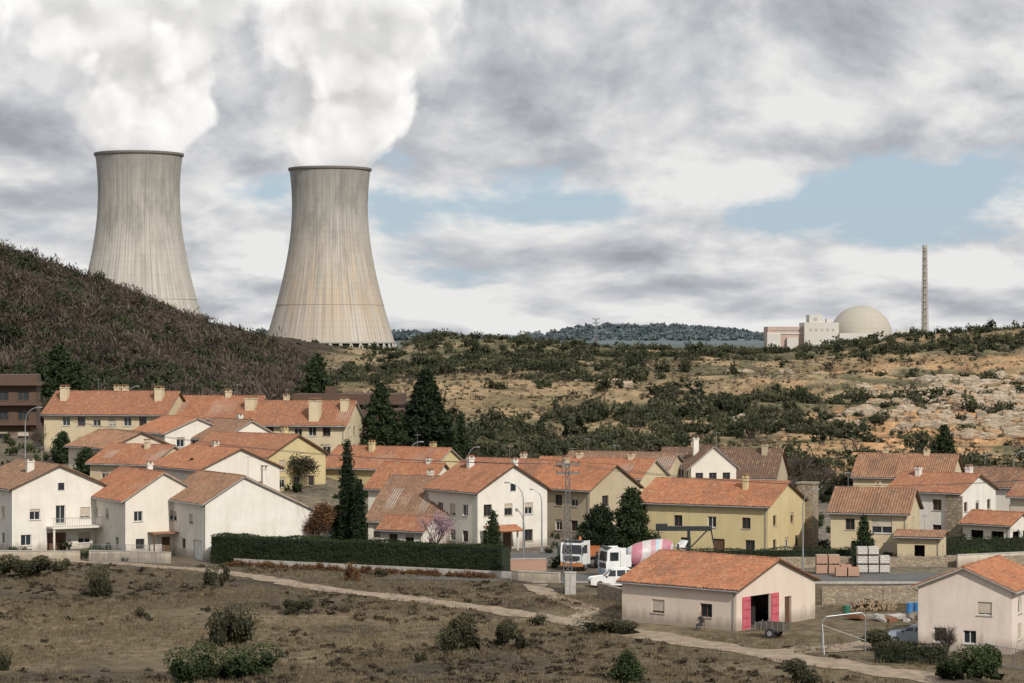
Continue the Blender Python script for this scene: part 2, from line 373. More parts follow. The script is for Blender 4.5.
def house(name,x,y,a,W,L,eL,zr,eR=None,xf=.5,base=None,wm=WHITE,rm=ROOF_A,front=(),left=(),right=(),chim=(),oh=.5,gable_win=None,frame=None,cm=None):
    """gable wall faces local -Y; footprint anchored on the nearest visible corner; eave/ridge given as elevations"""
    if eR is None: eR=eL
    if base is None: base=hz(x,y)-.05
    r=math.radians(a); R=Matrix.Rotation(r,4,'Z')
    cx=-W/2 if a>=0 else W/2
    o=Vector((x,y,base))-R@Vector((cx,0,0))
    e=empty(name,o,r); hl=eL-base; hr=zr-base; he=eR-base; xr=-W/2+W*xf
    mw=MB(); mi=MB(); mr=MB(); hm=min(hl,he)
    wall(mw,mi,(-W/2,0,0),(1,0,0),(0,-1,0),W,hm,list(front))
    wall(mw,mi,(-W/2,L,0),(1,0,0),(0,1,0),W,hm,hs(W,[1.0],2))
    wall(mw,mi,(-W/2,0,0),(0,1,0),(-1,0,0),L,hl,list(left))
    wall(mw,mi,(W/2,0,0),(0,1,0),(1,0,0),L,he,list(right))
    for yy in (0,L):
        pts=[(-W/2,yy,hm),(W/2,yy,hm)]
        if he>hm: pts.append((W/2,yy,he))
        pts.append((xr,yy,hr))
        if hl>hm: pts.append((-W/2,yy,hl))
        mw.add(pts,[tuple(range(len(pts)))])
    if gable_win:
        gx,gz,gw,gh=gable_win
        mi.box(gx-gw/2-.08,gx+gw/2+.08,-.05,-.003,gz-.08,gz+gh+.08,1); mi.box(gx-gw/2,gx+gw/2,-.07,-.052,gz,gz+gh,0)
    mw.obj('walls',wm,e)
    sl=(hr-hl)/(xr+W/2); sr=(hr-he)/(W/2-xr)
    z=.10
    roofslab(mr,xr,hr+z,-W/2-oh,hl-sl*oh+z,-.4,L+.4)
    roofslab(mr,xr,hr+z,W/2+oh,he-sr*oh+z,-.4,L+.4)
    nseg=int(L/.45)
    for i in range(nseg):
        y0=-.37+(L+.74)*i/nseg; y1=-.37+(L+.74)*(i+1)/nseg; dz=random.uniform(-.02,.02)
        mr.cyl((xr,y0,hr+z+dz),(xr,y1+.04,hr+z+dz),.13,.105,8,0)
    mr.obj('roof',[rm,FRAMEB if random.random()<.5 or wm is BROWN else CONC],e)
    mg=MB(); gx=-W/2-oh-.06; gz=hl-sl*oh+.0
    mg.cyl((gx,-.35,gz),(gx,L+.35,gz),.07,.07,8); mg.cyl((-W/2-.06,.25,gz-.1),(-W/2-.06,.25,.1),.045,.045,6); mg.cyl((gx,.25,gz),(-W/2-.06,.25,gz-.25),.045,.045,6)
    if random.random()<.6:
        ax=random.uniform(-1,1); ay=random.uniform(1,L-1); mg.cyl((ax,ay,hr-1),(ax,ay,hr+1.9),.025,.02,5)
        mg.cyl((ax-.6,ay,hr+1.7),(ax+.6,ay,hr+1.7),.015,.015,4)
        for k in range(6): mg.cyl((ax-.5+k*.2,ay-.3,hr+1.7),(ax-.5+k*.2,ay+.3,hr+1.7),.01,.01,4)
    mg.obj('gutter_downpipe_antenna',METAL,e)
    fm=frame or FRAMEW
    mi.obj('windows_and_doors',[GLASS,fm,FRAMEB,DARK,PERS,CONC],e)
    for k,(cx_,cy_,cw,ct) in enumerate(chim):
        mc=MB(); zb=hr-abs(cx_-xr)*(sl if cx_<xr else sr)-.5
        tz=hr+ct
        mc.box(cx_-cw/2,cx_+cw/2,cy_-cw/2*.8,cy_+cw/2*.8,zb,tz,0)
        mc.box(cx_-cw/2-.08,cx_+cw/2+.08,cy_-cw*.4-.08,cy_+cw*.4+.08,tz,tz+.1,0)
        for sx in(-1,1):
            for sy in(-1,1): mc.box(cx_+sx*cw*.38-.06,cx_+sx*cw*.38+.06,cy_+sy*cw*.3-.06,cy_+sy*cw*.3+.06,tz+.1,tz+.35,0)
        mc.box(cx_-cw/2-.05,cx_+cw/2+.05,cy_-cw*.4-.05,cy_+cw*.4+.05,tz+.35,tz+.43,1)
        mc.obj('chimney',[cm or wm,rm],e)
    return e,dict(hl=hl,hr=hr,W=W,L=L)

Z2=[.95,3.85]
hA,_=house('white_house',-54.8,265,30,10.8,14,7.3,9.65,wm=WHITE,rm=ROOF_B,front=[(1,2.2,.9,2.1,'w'),(4,6.2,.0,2.2,'d'),(7.6,9,.9,2.1,'s'),(2,3.2,3.7,4.9,'s'),(5,6.1,3.2,5.2,'w'),(7.8,9,3.7,4.9,'w')],left=hs(14,Z2,4),gable_win=(0.2,6.9,.7,.8),chim=[(-2,4,.8,.3)])
mb=MB(); mb.box(-1.5,5.2,-2.2,-.002,2.75,2.95,0); mb.box(-1.4,-1.2,-2.1,-1.9,-.5,2.75,0); mb.box(4.9,5.1,-2.1,-1.9,-.5,2.75,0)
for i in range(34): mb.box(-1.45+i*.2,-1.42+i*.2,-2.17,-2.14,2.95,3.9,1)
mb.box(-1.5,5.2,-2.18,-2.13,3.9,3.95,1); mb.obj('balcony',[WHITE,METAL],hA)
hB,_=house('white_house',-41.9,262,30,9.5,12.5,6.3,9.05,wm=WHITE,rm=ROOF_A,xf=.46,front=[(1.0,2.0,3.9,5.0,'w'),(1.2,2.2,.9,2.0,'b'),(4.2,5.2,.0,2.1,'d'),(5.2,6.2,3.9,5.0,'s'),(7,8,1,2,'w')],left=[(2,3,1,2.1,'w'),(5,6,3.9,5,'s'),(8.5,9.6,3.9,5,'w'),(9,10,1,2,'w')],chim=[(1.2,8,.6,.5)])
mb=MB(); mb.box(-2.2,2.2,-1.7,-.003,2.55,2.7,0); 
for xx in(-2.1,2.0): mb.box(xx,xx+.14,-1.65,-1.5,-.3,2.55,1)
mb.obj('porch_canopy',[ROOF_B,FRAMEB],hB)
hC,_=house('white_house',-32.6,257,30,15.2,12,6.3,8.9,3.9,.29,wm=WHITE,rm=ROOF_B,front=[(1.2,1.9,.2,2.0,'d'),(4.2,5.2,1.0,1.9,'b'),(7.6,8.6,1.0,1.9,'b'),(10.5,11.5,.9,1.8,'b')],left=[(.8,3.4,0,2.2,'g'),(5.5,6.5,1,2.1,'b'),(3.4,4.4,3.9,4.9,'b'),(8,9,3.9,4.9,'b')],chim=[(1.5,5,.6,.45)])
mb=MB()
for i in range(9): mb.box(-7.5+i*.28,-7.3+i*.28,-1.2,-1.15,-.2,1.3,0)
mb.box(-7.6,-4.9,-1.145,-1.1,.9,1.0,0); mb.box(-7.6,-4.9,-1.145,-1.1,.2,.3,0); mb.obj('wooden_gate',FRAMEB,hC)
house('white_house',-35.9,278,35,10.5,12,8.7,10.9,wm=WHITE,rm=ROOF_A,base=1.2,front=hs(10.5,[1,4.6],3),left=hs(12,[4.6],3),chim=[(0,6,.7,.4)])
house('yellow_house',-30,297,52,10.5,14.4,9.3,11.7,wm=YELLOW,rm=ROOF_A,front=hs(10.5,[.9,3.0],3,kinds='swbs'),left=hs(14.4,[3.0],4),chim=[(2,4,.7,.6)])
house('cream_house',-43.4,290,62,9,9,8.7,10.7,wm=CREAM,rm=ROOF_A,front=hs(9,[3.4],2),left=hs(9,[3.4],3),chim=[(-1,3,.6,.4)])
house('white_house',-44.8,312,32,9,10,11.6,13.4,wm=WHITE,rm=ROOF_A,front=hs(9,[3.0],3),left=hs(10,[3.2],2))
house('white_house',-37.0,308,34,8.5,10,11.0,13.2,wm=WHITE,rm=ROOF_B,front=hs(8.5,[3.2],3),left=hs(10,[3.2],2),chim=[(1,5,.6,.4)])
house('white_house',-50,300,40,9,10,10.2,12.0,wm=WHITE2,rm=ROOF_B,front=hs(9,[3.2],3),left=hs(10,[3.2],2))
AK=dict(wm=CREAM,rm=ROOF_A,oh=.6)
house('terraced_house',-47.6,332,80,11,17.5,13.5,16.3,front=hs(11,[.9,3.7],3),left=hs(17.5,[1.0,3.8],6,kinds='wssb'),chim=[(-2,2,1.3,.5),(-2,15.8,1.2,.6),(1,8,.9,.6),(2,9.5,.9,.6)],**AK)
house('terraced_house',-35.9,334,80,11,11.8,12.9,15.6,front=hs(11,[.9,3.5],3),left=hs(11.8,[1.0,3.6],4,kinds='wssb'),chim=[(-3.2,.8,1.7,-.2),(0,5,.9,.7)],**AK)
house('terraced_house',-22.8,330,80,11,13.2,12.1,15.0,front=hs(11,[.9,3.3],3,kinds='bw'),left=hs(13.2,[1.0,3.4],5,kinds='wssb'),chim=[(-4.3,4.5,1.7,.2),(-2,0.9,1.2,.3),(1,10,.9,.7)],**AK)
def brown_block(x,y,a,W,L,top,st=3):
    b=hz(x,y); e=empty('brown_apartment_building',(x,y,b),math.radians(a)); mw=MB(); mi=MB(); Hh=top-b
    wall(mw,mi,(0,0,0),(1,0,0),(0,-1,0),W,Hh,[h for k in range(st) for h in hs(W,[Hh-2.2-k*2.9],int(W/3),1.6,'bbsb',.03,1.3)])
    wall(mw,mi,(0,L,0),(1,0,0),(0,1,0),W,Hh,[]); wall(mw,mi,(0,0,0),(0,1,0),(-1,0,0),L,Hh,hs(L,[Hh-2.2],3)); wall(mw,mi,(W,0,0),(0,1,0),(1,0,0),L,Hh,hs(L,[Hh-2.2],3))
    for k in range(st+1): mw.box(-.9,W+.9,-1.3,-.004,Hh-k*2.9,Hh+.28-k*2.9)
    mw.box(-.5,W+.5,.0,L+.3,Hh+.003,Hh+.28)
    mw.box(-.1,W+.1,1.5,L-1,Hh+.285,Hh+1.5); mw.box(W*.3,W*.4,2,4,Hh+1.5,Hh+2.6)
    mw.obj('walls',BROWN,e); mi.obj('windows',[GLASS,FRAMEB,FRAMEB,DARK,PERS,BROWN],e)
brown_block(-82,352,8,12.5,12,17.0)
brown_block(-100,356,8,16,12,17.5)
brown_block(-33,362,-4,16,12,14.0,2)
brown_block(-22,352,-6,6,8,12.0,2)
house('cream_house',-10.2,302,60,9,16.5,7.4,9.8,wm=YELLOW,rm=ROOF_A,front=hs(9,[3.1],2),left=hs(16.5,[3.1],5),chim=[(1,3,.7,.4),(-1,11,.7,.5)])
house('white_house',-10.2,284,60,8,8,6.1,8.8,wm=WHITE,rm=ROOF_A,front=hs(8,[.9,3.6],2),left=hs(8,[.9,3.4],3,kinds='bw'),chim=[(0,2,.6,.4)])
hE,_=house('white_house',-3.8,268,35,9.5,10,6.8,9.5,wm=WHITE,rm=ROOF_A,front=[(.8,1.9,3.9,5.2,'b'),(3.6,4.7,3.9,5.2,'b'),(6.4,7.5,3.9,5.2,'s'),(.8,1.9,.9,2.2,'b'),(3.4,4.6,.0,2.2,'d'),(6.4,7.5,.9,2.2,'b')],left=hs(10,Z2,3,kinds='bw'),chim=[(-1,7,.7,.5),(2,2.5,.6,.3)],gable_win=(0,6.6,.7,.8))
mb=MB(); Mx=Matrix.Rotation(math.radians(18),4,'X'); mb.box(-4.6,-.2,-1.9,-.1,2.72,2.86,0,Matrix.Translation((0,.1,.25))@Mx); mb.box(-4.5,-4.35,-1.6,-1.45,-.3,2.4,1); mb.box(-.5,-.35,-1.6,-1.45,-.3,2.4,1); mb.obj('porch',[ROOF_A,FRAMEW],hE)
house('white_house',-7.9,272,70,12,9,3.2,7.7,5.6,.6,wm=WHITE,rm=ROOF_B,front=[(2,3,.9,2.1,'b'),(5,6,.9,2.1,'b')],left=[(.8,1.8,.9,2.1,'b'),(3,4,.9,2.1,'b'),(5.2,6.2,.9,2.1,'b'),(7.4,8.4,.9,2.1,'b')],chim=[(3,5,.7,.4)])
house('white_house',-9.8,266,62,4,5.5,2.7,3.9,wm=WHITE,rm=ROOF_A,front=[(1.3,2.4,.9,2,'b')],left=hs(5.5,[.8],2,kinds='b'))
house('beige_house',9,280,45,8.6,10,6.3,8.9,wm=BEIGE,rm=ROOF_A,front=hs(8.6,Z2,2,kinds='sb'),left=hs(10,Z2,3,kinds='bs'),chim=[(-1,7,.7,.5)])
house('cream_house',15.7,296,65,9,15,6.7,8.7,wm=CREAM,rm=ROOF_A,front=hs(9,[3.1],2),left=hs(15,[3.1],5),chim=[(0,3,.8,.5),(0,10,.8,.5)])
house('cream_house',3.0,290,60,9,12,6.7,8.9,wm=WHITE2,rm=ROOF_A,front=hs(9,[3.1],2),left=hs(12,[3.1],4),chim=[(1,5,.7,.5)])
house('cream_house',19.5,306,70,9,14,7.0,9.0,wm=CREAM,rm=ROOF_B,front=hs(9,[3.1],2),left=hs(14,[3.1],4))
hF,_=house('yellow_house',27.4,259,62,11,15.3,5.8,8.0,wm=YELLOW,rm=ROOF_A,front=[(1.5,2.5,.9,2.1,'b'),(5,6.1,.9,2.1,'s'),(8,9,.9,2.1,'b'),(1.5,2.5,3.6,4.7,'b'),(6.6,7.6,3.6,4.7,'b')],left=[(2,3,3.3,4.5,'b'),(6,7,3.3,4.5,'w'),(10,11,3.3,4.5,'b'),(1.5,2.6,.8,2.1,'b'),(5,6.4,0,2.1,'d'),(9,10.2,.8,2.1,'b'),(12.6,13.8,.8,2.1,'b')],chim=[(-2,4,.6,.5)])
mb=MB(); mb.box(5.55,7.3,-.9,1.0,-1,7.6); mb.box(5.45,7.4,-1.0,1.1,7.6,7.8); mb.obj('stone_stair_tower',STONE,hF)
house('cream_house',42,257,72,9,8.2,5.2,7.4,wm=CREAM,rm=ROOF_B,front=[(2,3,.9,2.1,'b'),(5.5,6.5,.9,2.1,'b'),(4,5,3.4,4.5,'b')],left=[(1.6,3.8,3.0,4.6,'w'),(5.6,6.6,3.3,4.5,'b'),(1.5,2.6,.8,2.0,'b'),(5,6,.8,2.1,'b')],chim=[(1,4,.7,.4)])
house('cream_annex',44.8,253,72,4.5,4.5,2.9,3.3,wm=CREAM,rm=ROOF_B,front=[(1.5,2.6,.9,2,'b')],left=[(1.6,2.7,0,2.1,'o')])
hH,_=house('white_house',50.9,275,55,10,9,6.2,8.0,wm=WHITE,rm=ROOF_A,front=[(1.2,2.6,.9,2.1,'b'),(4.4,5.6,.9,2.1,'b'),(7.6,8.8,.9,2.1,'b'),(1.2,2.2,3.7,4.8,'b'),(4.4,5.4,3.7,4.8,'b'),(7.6,8.6,3.7,4.8,'b')],left=hs(9,Z2,2,kinds='b'),chim=[(2,2,.8,.6),(-1,7,.7,.5)])
mb=MB(); mb.box(-5.35,-5.02,-.4,1.6,-1,5.6); mb.obj('stone_pier',STONE,hH)
house('white_porch',55.2,268,48,5,6,3.1,4.2,wm=WHITE,rm=ROOF_A,front=[(.6,2.2,0,2.2,'o'),(2.8,4.4,0,2.2,'o')],left=[(.8,2.4,0,2.2,'o'),(3.4,5,0,2.2,'o')])
house('cream_house',58,320,70,10,13,5.4,8.1,wm=CREAM,rm=ROOF_B,front=hs(10,[1.0],3),left=hs(13,[1.0],4,kinds='b'),chim=[(0,4,.9,.5),(2,10,.8,.5)])
house('brick_house',33.9,312,75,11,15.5,5.9,9.2,wm=BEIGE,rm=ROOF_C,front=hs(11,[1.2],3),left=hs(15.5,[1.2],5),chim=[(-1,2,.9,.5),(2,12,.8,.6)])
house('white_dormer_house',22.8,308,12,6,6,7.5,10.0,wm=WHITE,rm=ROOF_C,front=[(.6,1.6,4.6,5.7,'b'),(2.4,3.4,4.6,5.7,'b'),(4.2,5.2,4.6,5.7,'b')],left=hs(6,[4.6],2),chim=[(-1.5,3,.7,.8)])
house('white_house',64.9,300,60,9,9,5.3,7.3,wm=WHITE,rm=ROOF_C,front=hs(9,[1.0],3),left=hs(9,[1.0],2,kinds='b'),chim=[(0,2,1.0,.9)])
house('white_house',66,284,55,9,8,5.0,7.0,wm=WHITE2,rm=ROOF_A,front=hs(9,[1.0],3),left=hs(8,[1.0],2,kinds='b'),chim=[(0,4,.9,.7)])
hL,_=house('farm_building',18.1,195,50,11.6,11.6,3.35,5.4,wm=PINKW,rm=ROOF_A,base=-.05,front=[(1.9,4.9,.05,2.75,'o'),(7.0,8.0,.05,2.3,'d')],left=[(2.4,3.6,1.0,2.1,'b'),(7.2,8.5,1.0,2.1,'b')],oh=.35)
mb=MB()
for x0 in(-5.0,-.87): 
    mb.box(x0,x0+1.1,-.09,-.004,.05,2.75,0)
    for k in range(4): mb.box(x0+.05,x0+1.05,-.12,-.092,.3+k*.7,.38+k*.7,1)
    for k in range(5): mb.box(x0+.2*k+.1,x0+.2*k+.115,-.1,-.091,.06,2.74,1)
mb.obj('door_shutters',[PINKD,mat_plain('shutter_batten',(.35,.06,.08),.6)],hL)
house('pink_house',37.4,181,-26,7.2,10,4.8,6.3,wm=PINKW,rm=ROOF_A,base=-.1,front=[(4.6,5.7,2.9,3.9,'w'),(1.2,2.2,.7,1.8,'w'),(3.5,4.5,.7,1.7,'w')],right=hs(10,[.9,2.9],3))

def wallobj(name,pts,h,th,mat,cap=None,z0=-.4):
    mb=MB()
    for i in range(len(pts)-1):
        a=Vector(pts[i]);b=Vector(pts[i+1]);d=(b-a);l=d.length;d.normalize();n=max(1,int(l/2.5))
        for k in range(n):
            p=a+d*(l*k/n);q=a+d*(l*(k+1)/n); mid=(p+q)/2; g=hz(mid.x,mid.y); ang=math.atan2(d.y,d.x)
            Mx=Matrix.Translation((mid.x,mid.y,g))@Matrix.Rotation(ang,4,'Z')
            hh=h+random.uniform(-.06,.06) if mat is STONE else h
            mb.box(-l/n/2+.001,l/n/2-.001,-th/2,th/2,z0,hh,0,Mx)
            if cap: mb.box(-l/n/2+.001,l/n/2-.001,-th/2-.05,th/2+.05,hh+.002,hh+.1,1,Mx)
    mb.obj(name,[mat,cap or mat])
wallobj('stone_wall',[(27.5,215),(33,215.5),(39,217)],1.6,.5,STONE)
wallobj('stone_wall',[(8,221),(11,214),(13,209)],1.3,.5,STONE)
wallobj('stone_wall',[(22,249),(30,250),(50,252),(75,255)],1.1,.4,STONE)
wallobj('garden_wall',[(0,236),(4.6,233.5)],.9,.3,WHITE2,CONC)
wallobj('garden_wall',[(-1,246),(3.5,246.4)],1.2,.25,BRICK,CONC)
wallobj('garden_wall',[(-29,253),(-16,246),(0,238)],.7,.3,CONC)
wallobj('garden_wall',[(-60,259),(-46,257.5)],1.0,.25,WHITE2,CONC)
wallobj('garden_wall',[(-45,257.5),(-36,255)],1.1,.25,WHITE2,CONC)
wallobj('garden_wall',[(46,250),(60,256),(75,258)],1.3,.3,WHITE2,CONC)
wallobj('garden_wall',[(-22,322),(-8,318),(10,320)],1.6,.3,STONE)
def fence(name,pts,h,mat=METAL,sp=.16,post=2.0):
    mb=MB()
    for i in range(len(pts)-1):
        a=Vector(pts[i]);b=Vector(pts[i+1]);l=(b-a).length;n=int(l/sp)
        for k in range(n+1):
            p=a.lerp(b,k/max(n,1)); g=hz(p.x,p.y); r=.035 if k%int(post/sp)==0 else .012
            mb.cyl((p.x,p.y,g-.1),(p.x,p.y,g+h),r,r,4)
        for zz in(.15,h-.06): mb.cyl((a.x,a.y,hz(a.x,a.y)+zz),(b.x,b.y,hz(b.x,b.y)+zz),.025,.025,4)
    mb.obj(name,mat)
fence('metal_fence',[(-44.5,256),(-36.5,254)],2.0)
fence('wire_fence',[(34,176),(36.5,172),(41,170)],1.5,METAL,.3)
fence('wooden_fence',[(12.5,208),(14.5,203)],1.1,FRAMEB,.25)

# ------------------------------------------------------------ foliage materials
L_SCRUB=mat_leaf('scrub_leaves',(.024,.031,.018),(.098,.102,.058))
L_PINE=mat_leaf('pine_needles',(.016,.028,.015),(.050,.068,.030),.15)
L_DARK=mat_leaf('dark_conifer',(.010,.018,.010),(.030,.045,.022),.1)
L_HEDGE=mat_leaf('hedge_leaves',(.018,.030,.013),(.050,.068,.030),.15)
L_BARE=mat_leaf('bare_twigs',(.040,.033,.028),(.125,.098,.080),.1)
L_GRASS=mat_leaf('dry_grass',(.085,.066,.04),(.255,.205,.13),.2)
L_PINK=mat_leaf('pink_blossom',(.28,.18,.22),(.46,.33,.38),.3)
L_RUST=mat_leaf('rust_leaves',(.10,.048,.025),(.18,.10,.05),.25)
L_OLIVE=mat_leaf('olive_bush',(.030,.032,.020),(.098,.092,.053),.2)
L_GREEN=mat_leaf('green_bush',(.020,.030,.014),(.062,.082,.034),.2)
BARK=mat_plain('bark',(.09,.07,.055),.95,.3,3)

def tmpl_shrub(n,rng,flat=.75,leaf=.17,core=.16):
    k=rng.integers(4,10); sx=rng.uniform(.35,.75); lc=np.stack([rng.uniform(-sx,sx,k),rng.uniform(-.6,.6,k),rng.uniform(.2,.75,k)*flat],1); lr=rng.uniform(.2,.48,k)
    w=rng.integers(0,k,n); d=nrm(rng.normal(size=(n,3))); d[:,2]=np.abs(d[:,2])*rng.choice([1,1,1,-.6],n)
    C=lc[w]+d*(lr[w]*rng.uniform(.65,1.12,n))[:,None]; C[:,2]=np.maximum(C[:,2],.02)
    q=leaves(C,rng.uniform(.7,1.3,n)*leaf)
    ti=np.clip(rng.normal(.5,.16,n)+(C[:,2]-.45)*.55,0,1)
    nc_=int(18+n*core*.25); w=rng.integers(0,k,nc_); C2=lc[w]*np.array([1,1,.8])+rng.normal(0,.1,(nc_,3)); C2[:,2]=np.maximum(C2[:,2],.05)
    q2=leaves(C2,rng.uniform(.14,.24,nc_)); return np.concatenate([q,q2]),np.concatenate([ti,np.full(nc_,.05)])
def tmpl_bare(n,rng):
    k=4; lc=np.stack([rng.uniform(-.5,.5,k),rng.uniform(-.5,.5,k),np.zeros(k)],1); lh_=rng.uniform(.6,1.0,k); w=rng.integers(0,k,n)
    th=rng.uniform(0,2*math.pi,n); lean=np.abs(rng.normal(0,.5,n)); d=np.stack([np.cos(th)*lean,np.sin(th)*lean,np.ones(n)],1); d=nrm(d)
    t=rng.uniform(.2,.95,n)[:,None]; C=lc[w]+d*t*lh_[w][:,None]+rng.normal(0,.05,(n,3)); dd=nrm(d+rng.normal(0,.6,(n,3)))
    q=leaves(C,rng.uniform(.025,.055,n),4.0,dd)
    return q,np.clip(rng.normal(.35,.2,n)+(t[:,0]-.5)*.8,0,1)
def scatter(name,P,S,mat,tm,zs=None,tintj=.25):
    allq=[];allt=[]
    which=RNG.integers(0,len(tm),len(P)); 
    for k,(q,ti) in enumerate(tm):
        sel=np.where(which==k)[0]
        if len(sel)==0: continue
        th=RNG.uniform(0,2*math.pi,len(sel)); c_,s_=np.cos(th)[:,None,None],np.sin(th)[:,None,None]
        sc=S[sel][:,None,None]; zq=(sc if zs is None else zs[sel][:,None,None])
        x=(q[None,:,:,0]*c_-q[None,:,:,1]*s_)*sc+P[sel][:,0][:,None,None]
        y=(q[None,:,:,0]*s_+q[None,:,:,1]*c_)*sc+P[sel][:,1][:,None,None]
        z=q[None,:,:,2]*zq+P[sel][:,2][:,None,None]
        allq.append(np.stack([x,y,z],-1).reshape(-1,3))
        tj=np.clip(ti[None,:]+RNG.normal(0,tintj,len(sel))[:,None],0,1); allt.append(tj.ravel())
    return quadmesh(name,np.concatenate(allq),mat,np.concatenate(allt))
rt=np.random.default_rng(3)
SH=[tmpl_shrub(110,rt,.85,.115) for _ in range(10)]
SHB=[tmpl_shrub(700,rt,.85,.06) for _ in range(5)]
BA=[tmpl_bare(60,rt) for _ in range(8)]
n=34000; y=RNG.uniform(372**.5,905**.5,n)**2; x=RNG.uniform(-.25,.30,n)*y
dens=.03+.46*ss(fbm(x,y,46,5),-.03,.13)+.20*ss(y,690,800)+.20*(1-ss(y,372,400))
rk=(x/y>.12)&(y<600); dens=np.where(rk,dens*.6,dens)
dens*=np.where((x<-46)&(y<900),.12,1)
dens*=np.where((x<-30)&(y>700)&(x/y>-.105),.45,1)
keep=RNG.random(n)<dens*.85; x=x[keep];y=y[keep]
r=np.abs(RNG.normal(1.0,.9,len(x)))+.45
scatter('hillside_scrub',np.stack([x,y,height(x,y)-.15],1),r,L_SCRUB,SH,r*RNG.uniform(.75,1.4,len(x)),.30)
n=11000; y=RNG.uniform(368**.5,800**.5,n)**2; x=RNG.uniform(-.16,.28,n)*y; k=RNG.random(n)<np.where((x/y>.12)&(y<600),.4,1.0); x=x[k];y=y[k]; r=RNG.uniform(.25,.75,len(x))
LOW=[tmpl_shrub(20,rt,.6,.26,0) for _ in range(4)]
scatter('hillside_undergrowth',np.stack([x,y,height(x,y)-.08],1),r,mat_leaf('dry_undergrowth',(.080,.070,.042),(.20,.165,.10)),LOW,r,.35)
n=700; y=RNG.uniform(380,700,n); x=RNG.uniform(-.08,.26,n)*y; r=RNG.uniform(1.2,2.4,n)
scatter('bare_hillside_bushes',np.stack([x,y,height(x,y)-.2],1),r*.8,L_BARE,BA,r,.2)
n=260; y=RNG.uniform(338,378,n); x=RNG.uniform(-.03,.13,n)*y; r=RNG.uniform(1.4,3.0,n)
scatter('bare_village_bushes',np.stack([x,y,height(x,y)-.2],1),r*.8,L_BARE,BA,r,.25)
n=10500; y=RNG.uniform(372,670,n); x=RNG.uniform(-.28,-.085,n)*y; pt=fbm(x,y+50,26,4); k=(x<-46-6*fbm(x,y,20))&(RNG.random(n)<.68+pt*1.9); x=x[k];y=y[k]
r=np.abs(RNG.normal(2.3,1.1,len(x)))+.8; scatter('bare_thicket',np.stack([x,y,height(x,y)-.2],1),r*.9,L_BARE,BA,r,.32)
n=3600; y=RNG.uniform(372,680,n); x=RNG.uniform(-.28,-.085,n)*y; k=(x<-44); x=x[k];y=y[k]; r=RNG.uniform(.7,2.6,len(x))
scatter('thicket_shrubs',np.stack([x,y,height(x,y)-.2],1),r,mat_leaf('thicket_brown',(.028,.025,.020),(.085,.070,.053)),SH,r,.3)
n=3600; y=RNG.uniform(372,680,n); x=RNG.uniform(-.28,-.085,n)*y; k=(x<-44)&(fbm(x+80,y,36,4)+.14*(1-ss(y,380,470))>RNG.uniform(-.06,.13,n)); x=x[k];y=y[k]; r=RNG.uniform(1.0,3.4,len(x))
scatter('evergreen_shrubs',np.stack([x,y,height(x,y)-.2],1),r,mat_leaf('evergreen_oak',(.018,.026,.014),(.066,.078,.040)),SH,r*1.2,.3)
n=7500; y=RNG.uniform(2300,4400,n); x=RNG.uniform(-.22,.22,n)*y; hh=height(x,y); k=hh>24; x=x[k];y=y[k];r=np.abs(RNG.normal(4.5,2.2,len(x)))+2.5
scatter('distant_woodland',np.stack([x,y,hh[k]-.8],1),r,mat_leaf('hazy_woodland',(.085,.115,.13),(.155,.185,.19)),[tmpl_shrub(26,rt,.8,.32,0) for _ in range(3)],r*.9,.4)  # leaf colours paled and blued to carry distance haze

def rockt(seed):
    bm=bmesh.new(); bmesh.ops.create_icosphere(bm,subdivisions=3,radius=1)
    for v in bm.verts:
        p=v.co; k=1+.7*float(fbm(p.x*3+seed,p.y*3+p.z*2.2,1.3,4)); v.co=p*k
        v.co.z=round(v.co.z*2.6)/2.6*.7+v.co.z*.3; v.co.x=round(v.co.x*2.3)/2.3*.6+v.co.x*.4
    bm.verts.index_update(); vs=[tuple(v.co) for v in bm.verts]; fs=[tuple(w.index for w in f.verts) for f in bm.faces]; bm.free(); return vs,fs
RT=[rockt(i) for i in range(6)]
mb=MB(); cl_=[(.165,455,14),(.18,470,22),(.2,440,16),(.195,520,26),(.175,540,22),(.21,500,24),(.15,480,9),(.2,580,16),(.17,600,12),(.205,465,18),(.185,495,20),(.17,510,16),(.19,550,18),(.13,540,7),(.10,470,5),(.05,560,4),(.155,560,10),(.12,620,6)]
for (b,yy,nn) in cl_:
    aa=random.uniform(-.3,.3)
    for i in range(nn):
        t=random.gauss(0,9); x=b*yy+t; y=yy+aa*t+random.gauss(0,2.0); s=random.uniform(.4,1.9)
        vs,fs=random.choice(RT); th=random.uniform(-.4,.4); sx,sy,sz=s*random.uniform(1,2.6),s,s*random.uniform(.5,1.1); g=hz(x,y)
        mb.add([(x+(a*sx*math.cos(th)-b_*sy*math.sin(th)),y+(a*sx*math.sin(th)+b_*sy*math.cos(th)),g+c_*sz+.2) for a,b_,c_ in vs],fs)
m,nt,bs=newmat('limestone'); v=TC(nt); na=NOISE(nt,MAPV(nt,v,(.5,.5,2.4)),1.1,6,.7); nb=NOISE(nt,v,.25,4,.6)
c_l=MIX(nt,MR(nt,na,.36,.62),(.17,.135,.095),(.50,.42,.32)); c_l=MIX(nt,MR(nt,nb,.46,.66,0,.7),c_l,(.38,.23,.12)); nt.links.new(c_l,bs.inputs['Base Color']); bs.inputs['Roughness'].default_value=.95; bump(nt,bs,na,1,.5)
mb.obj('rock_outcrop',m)

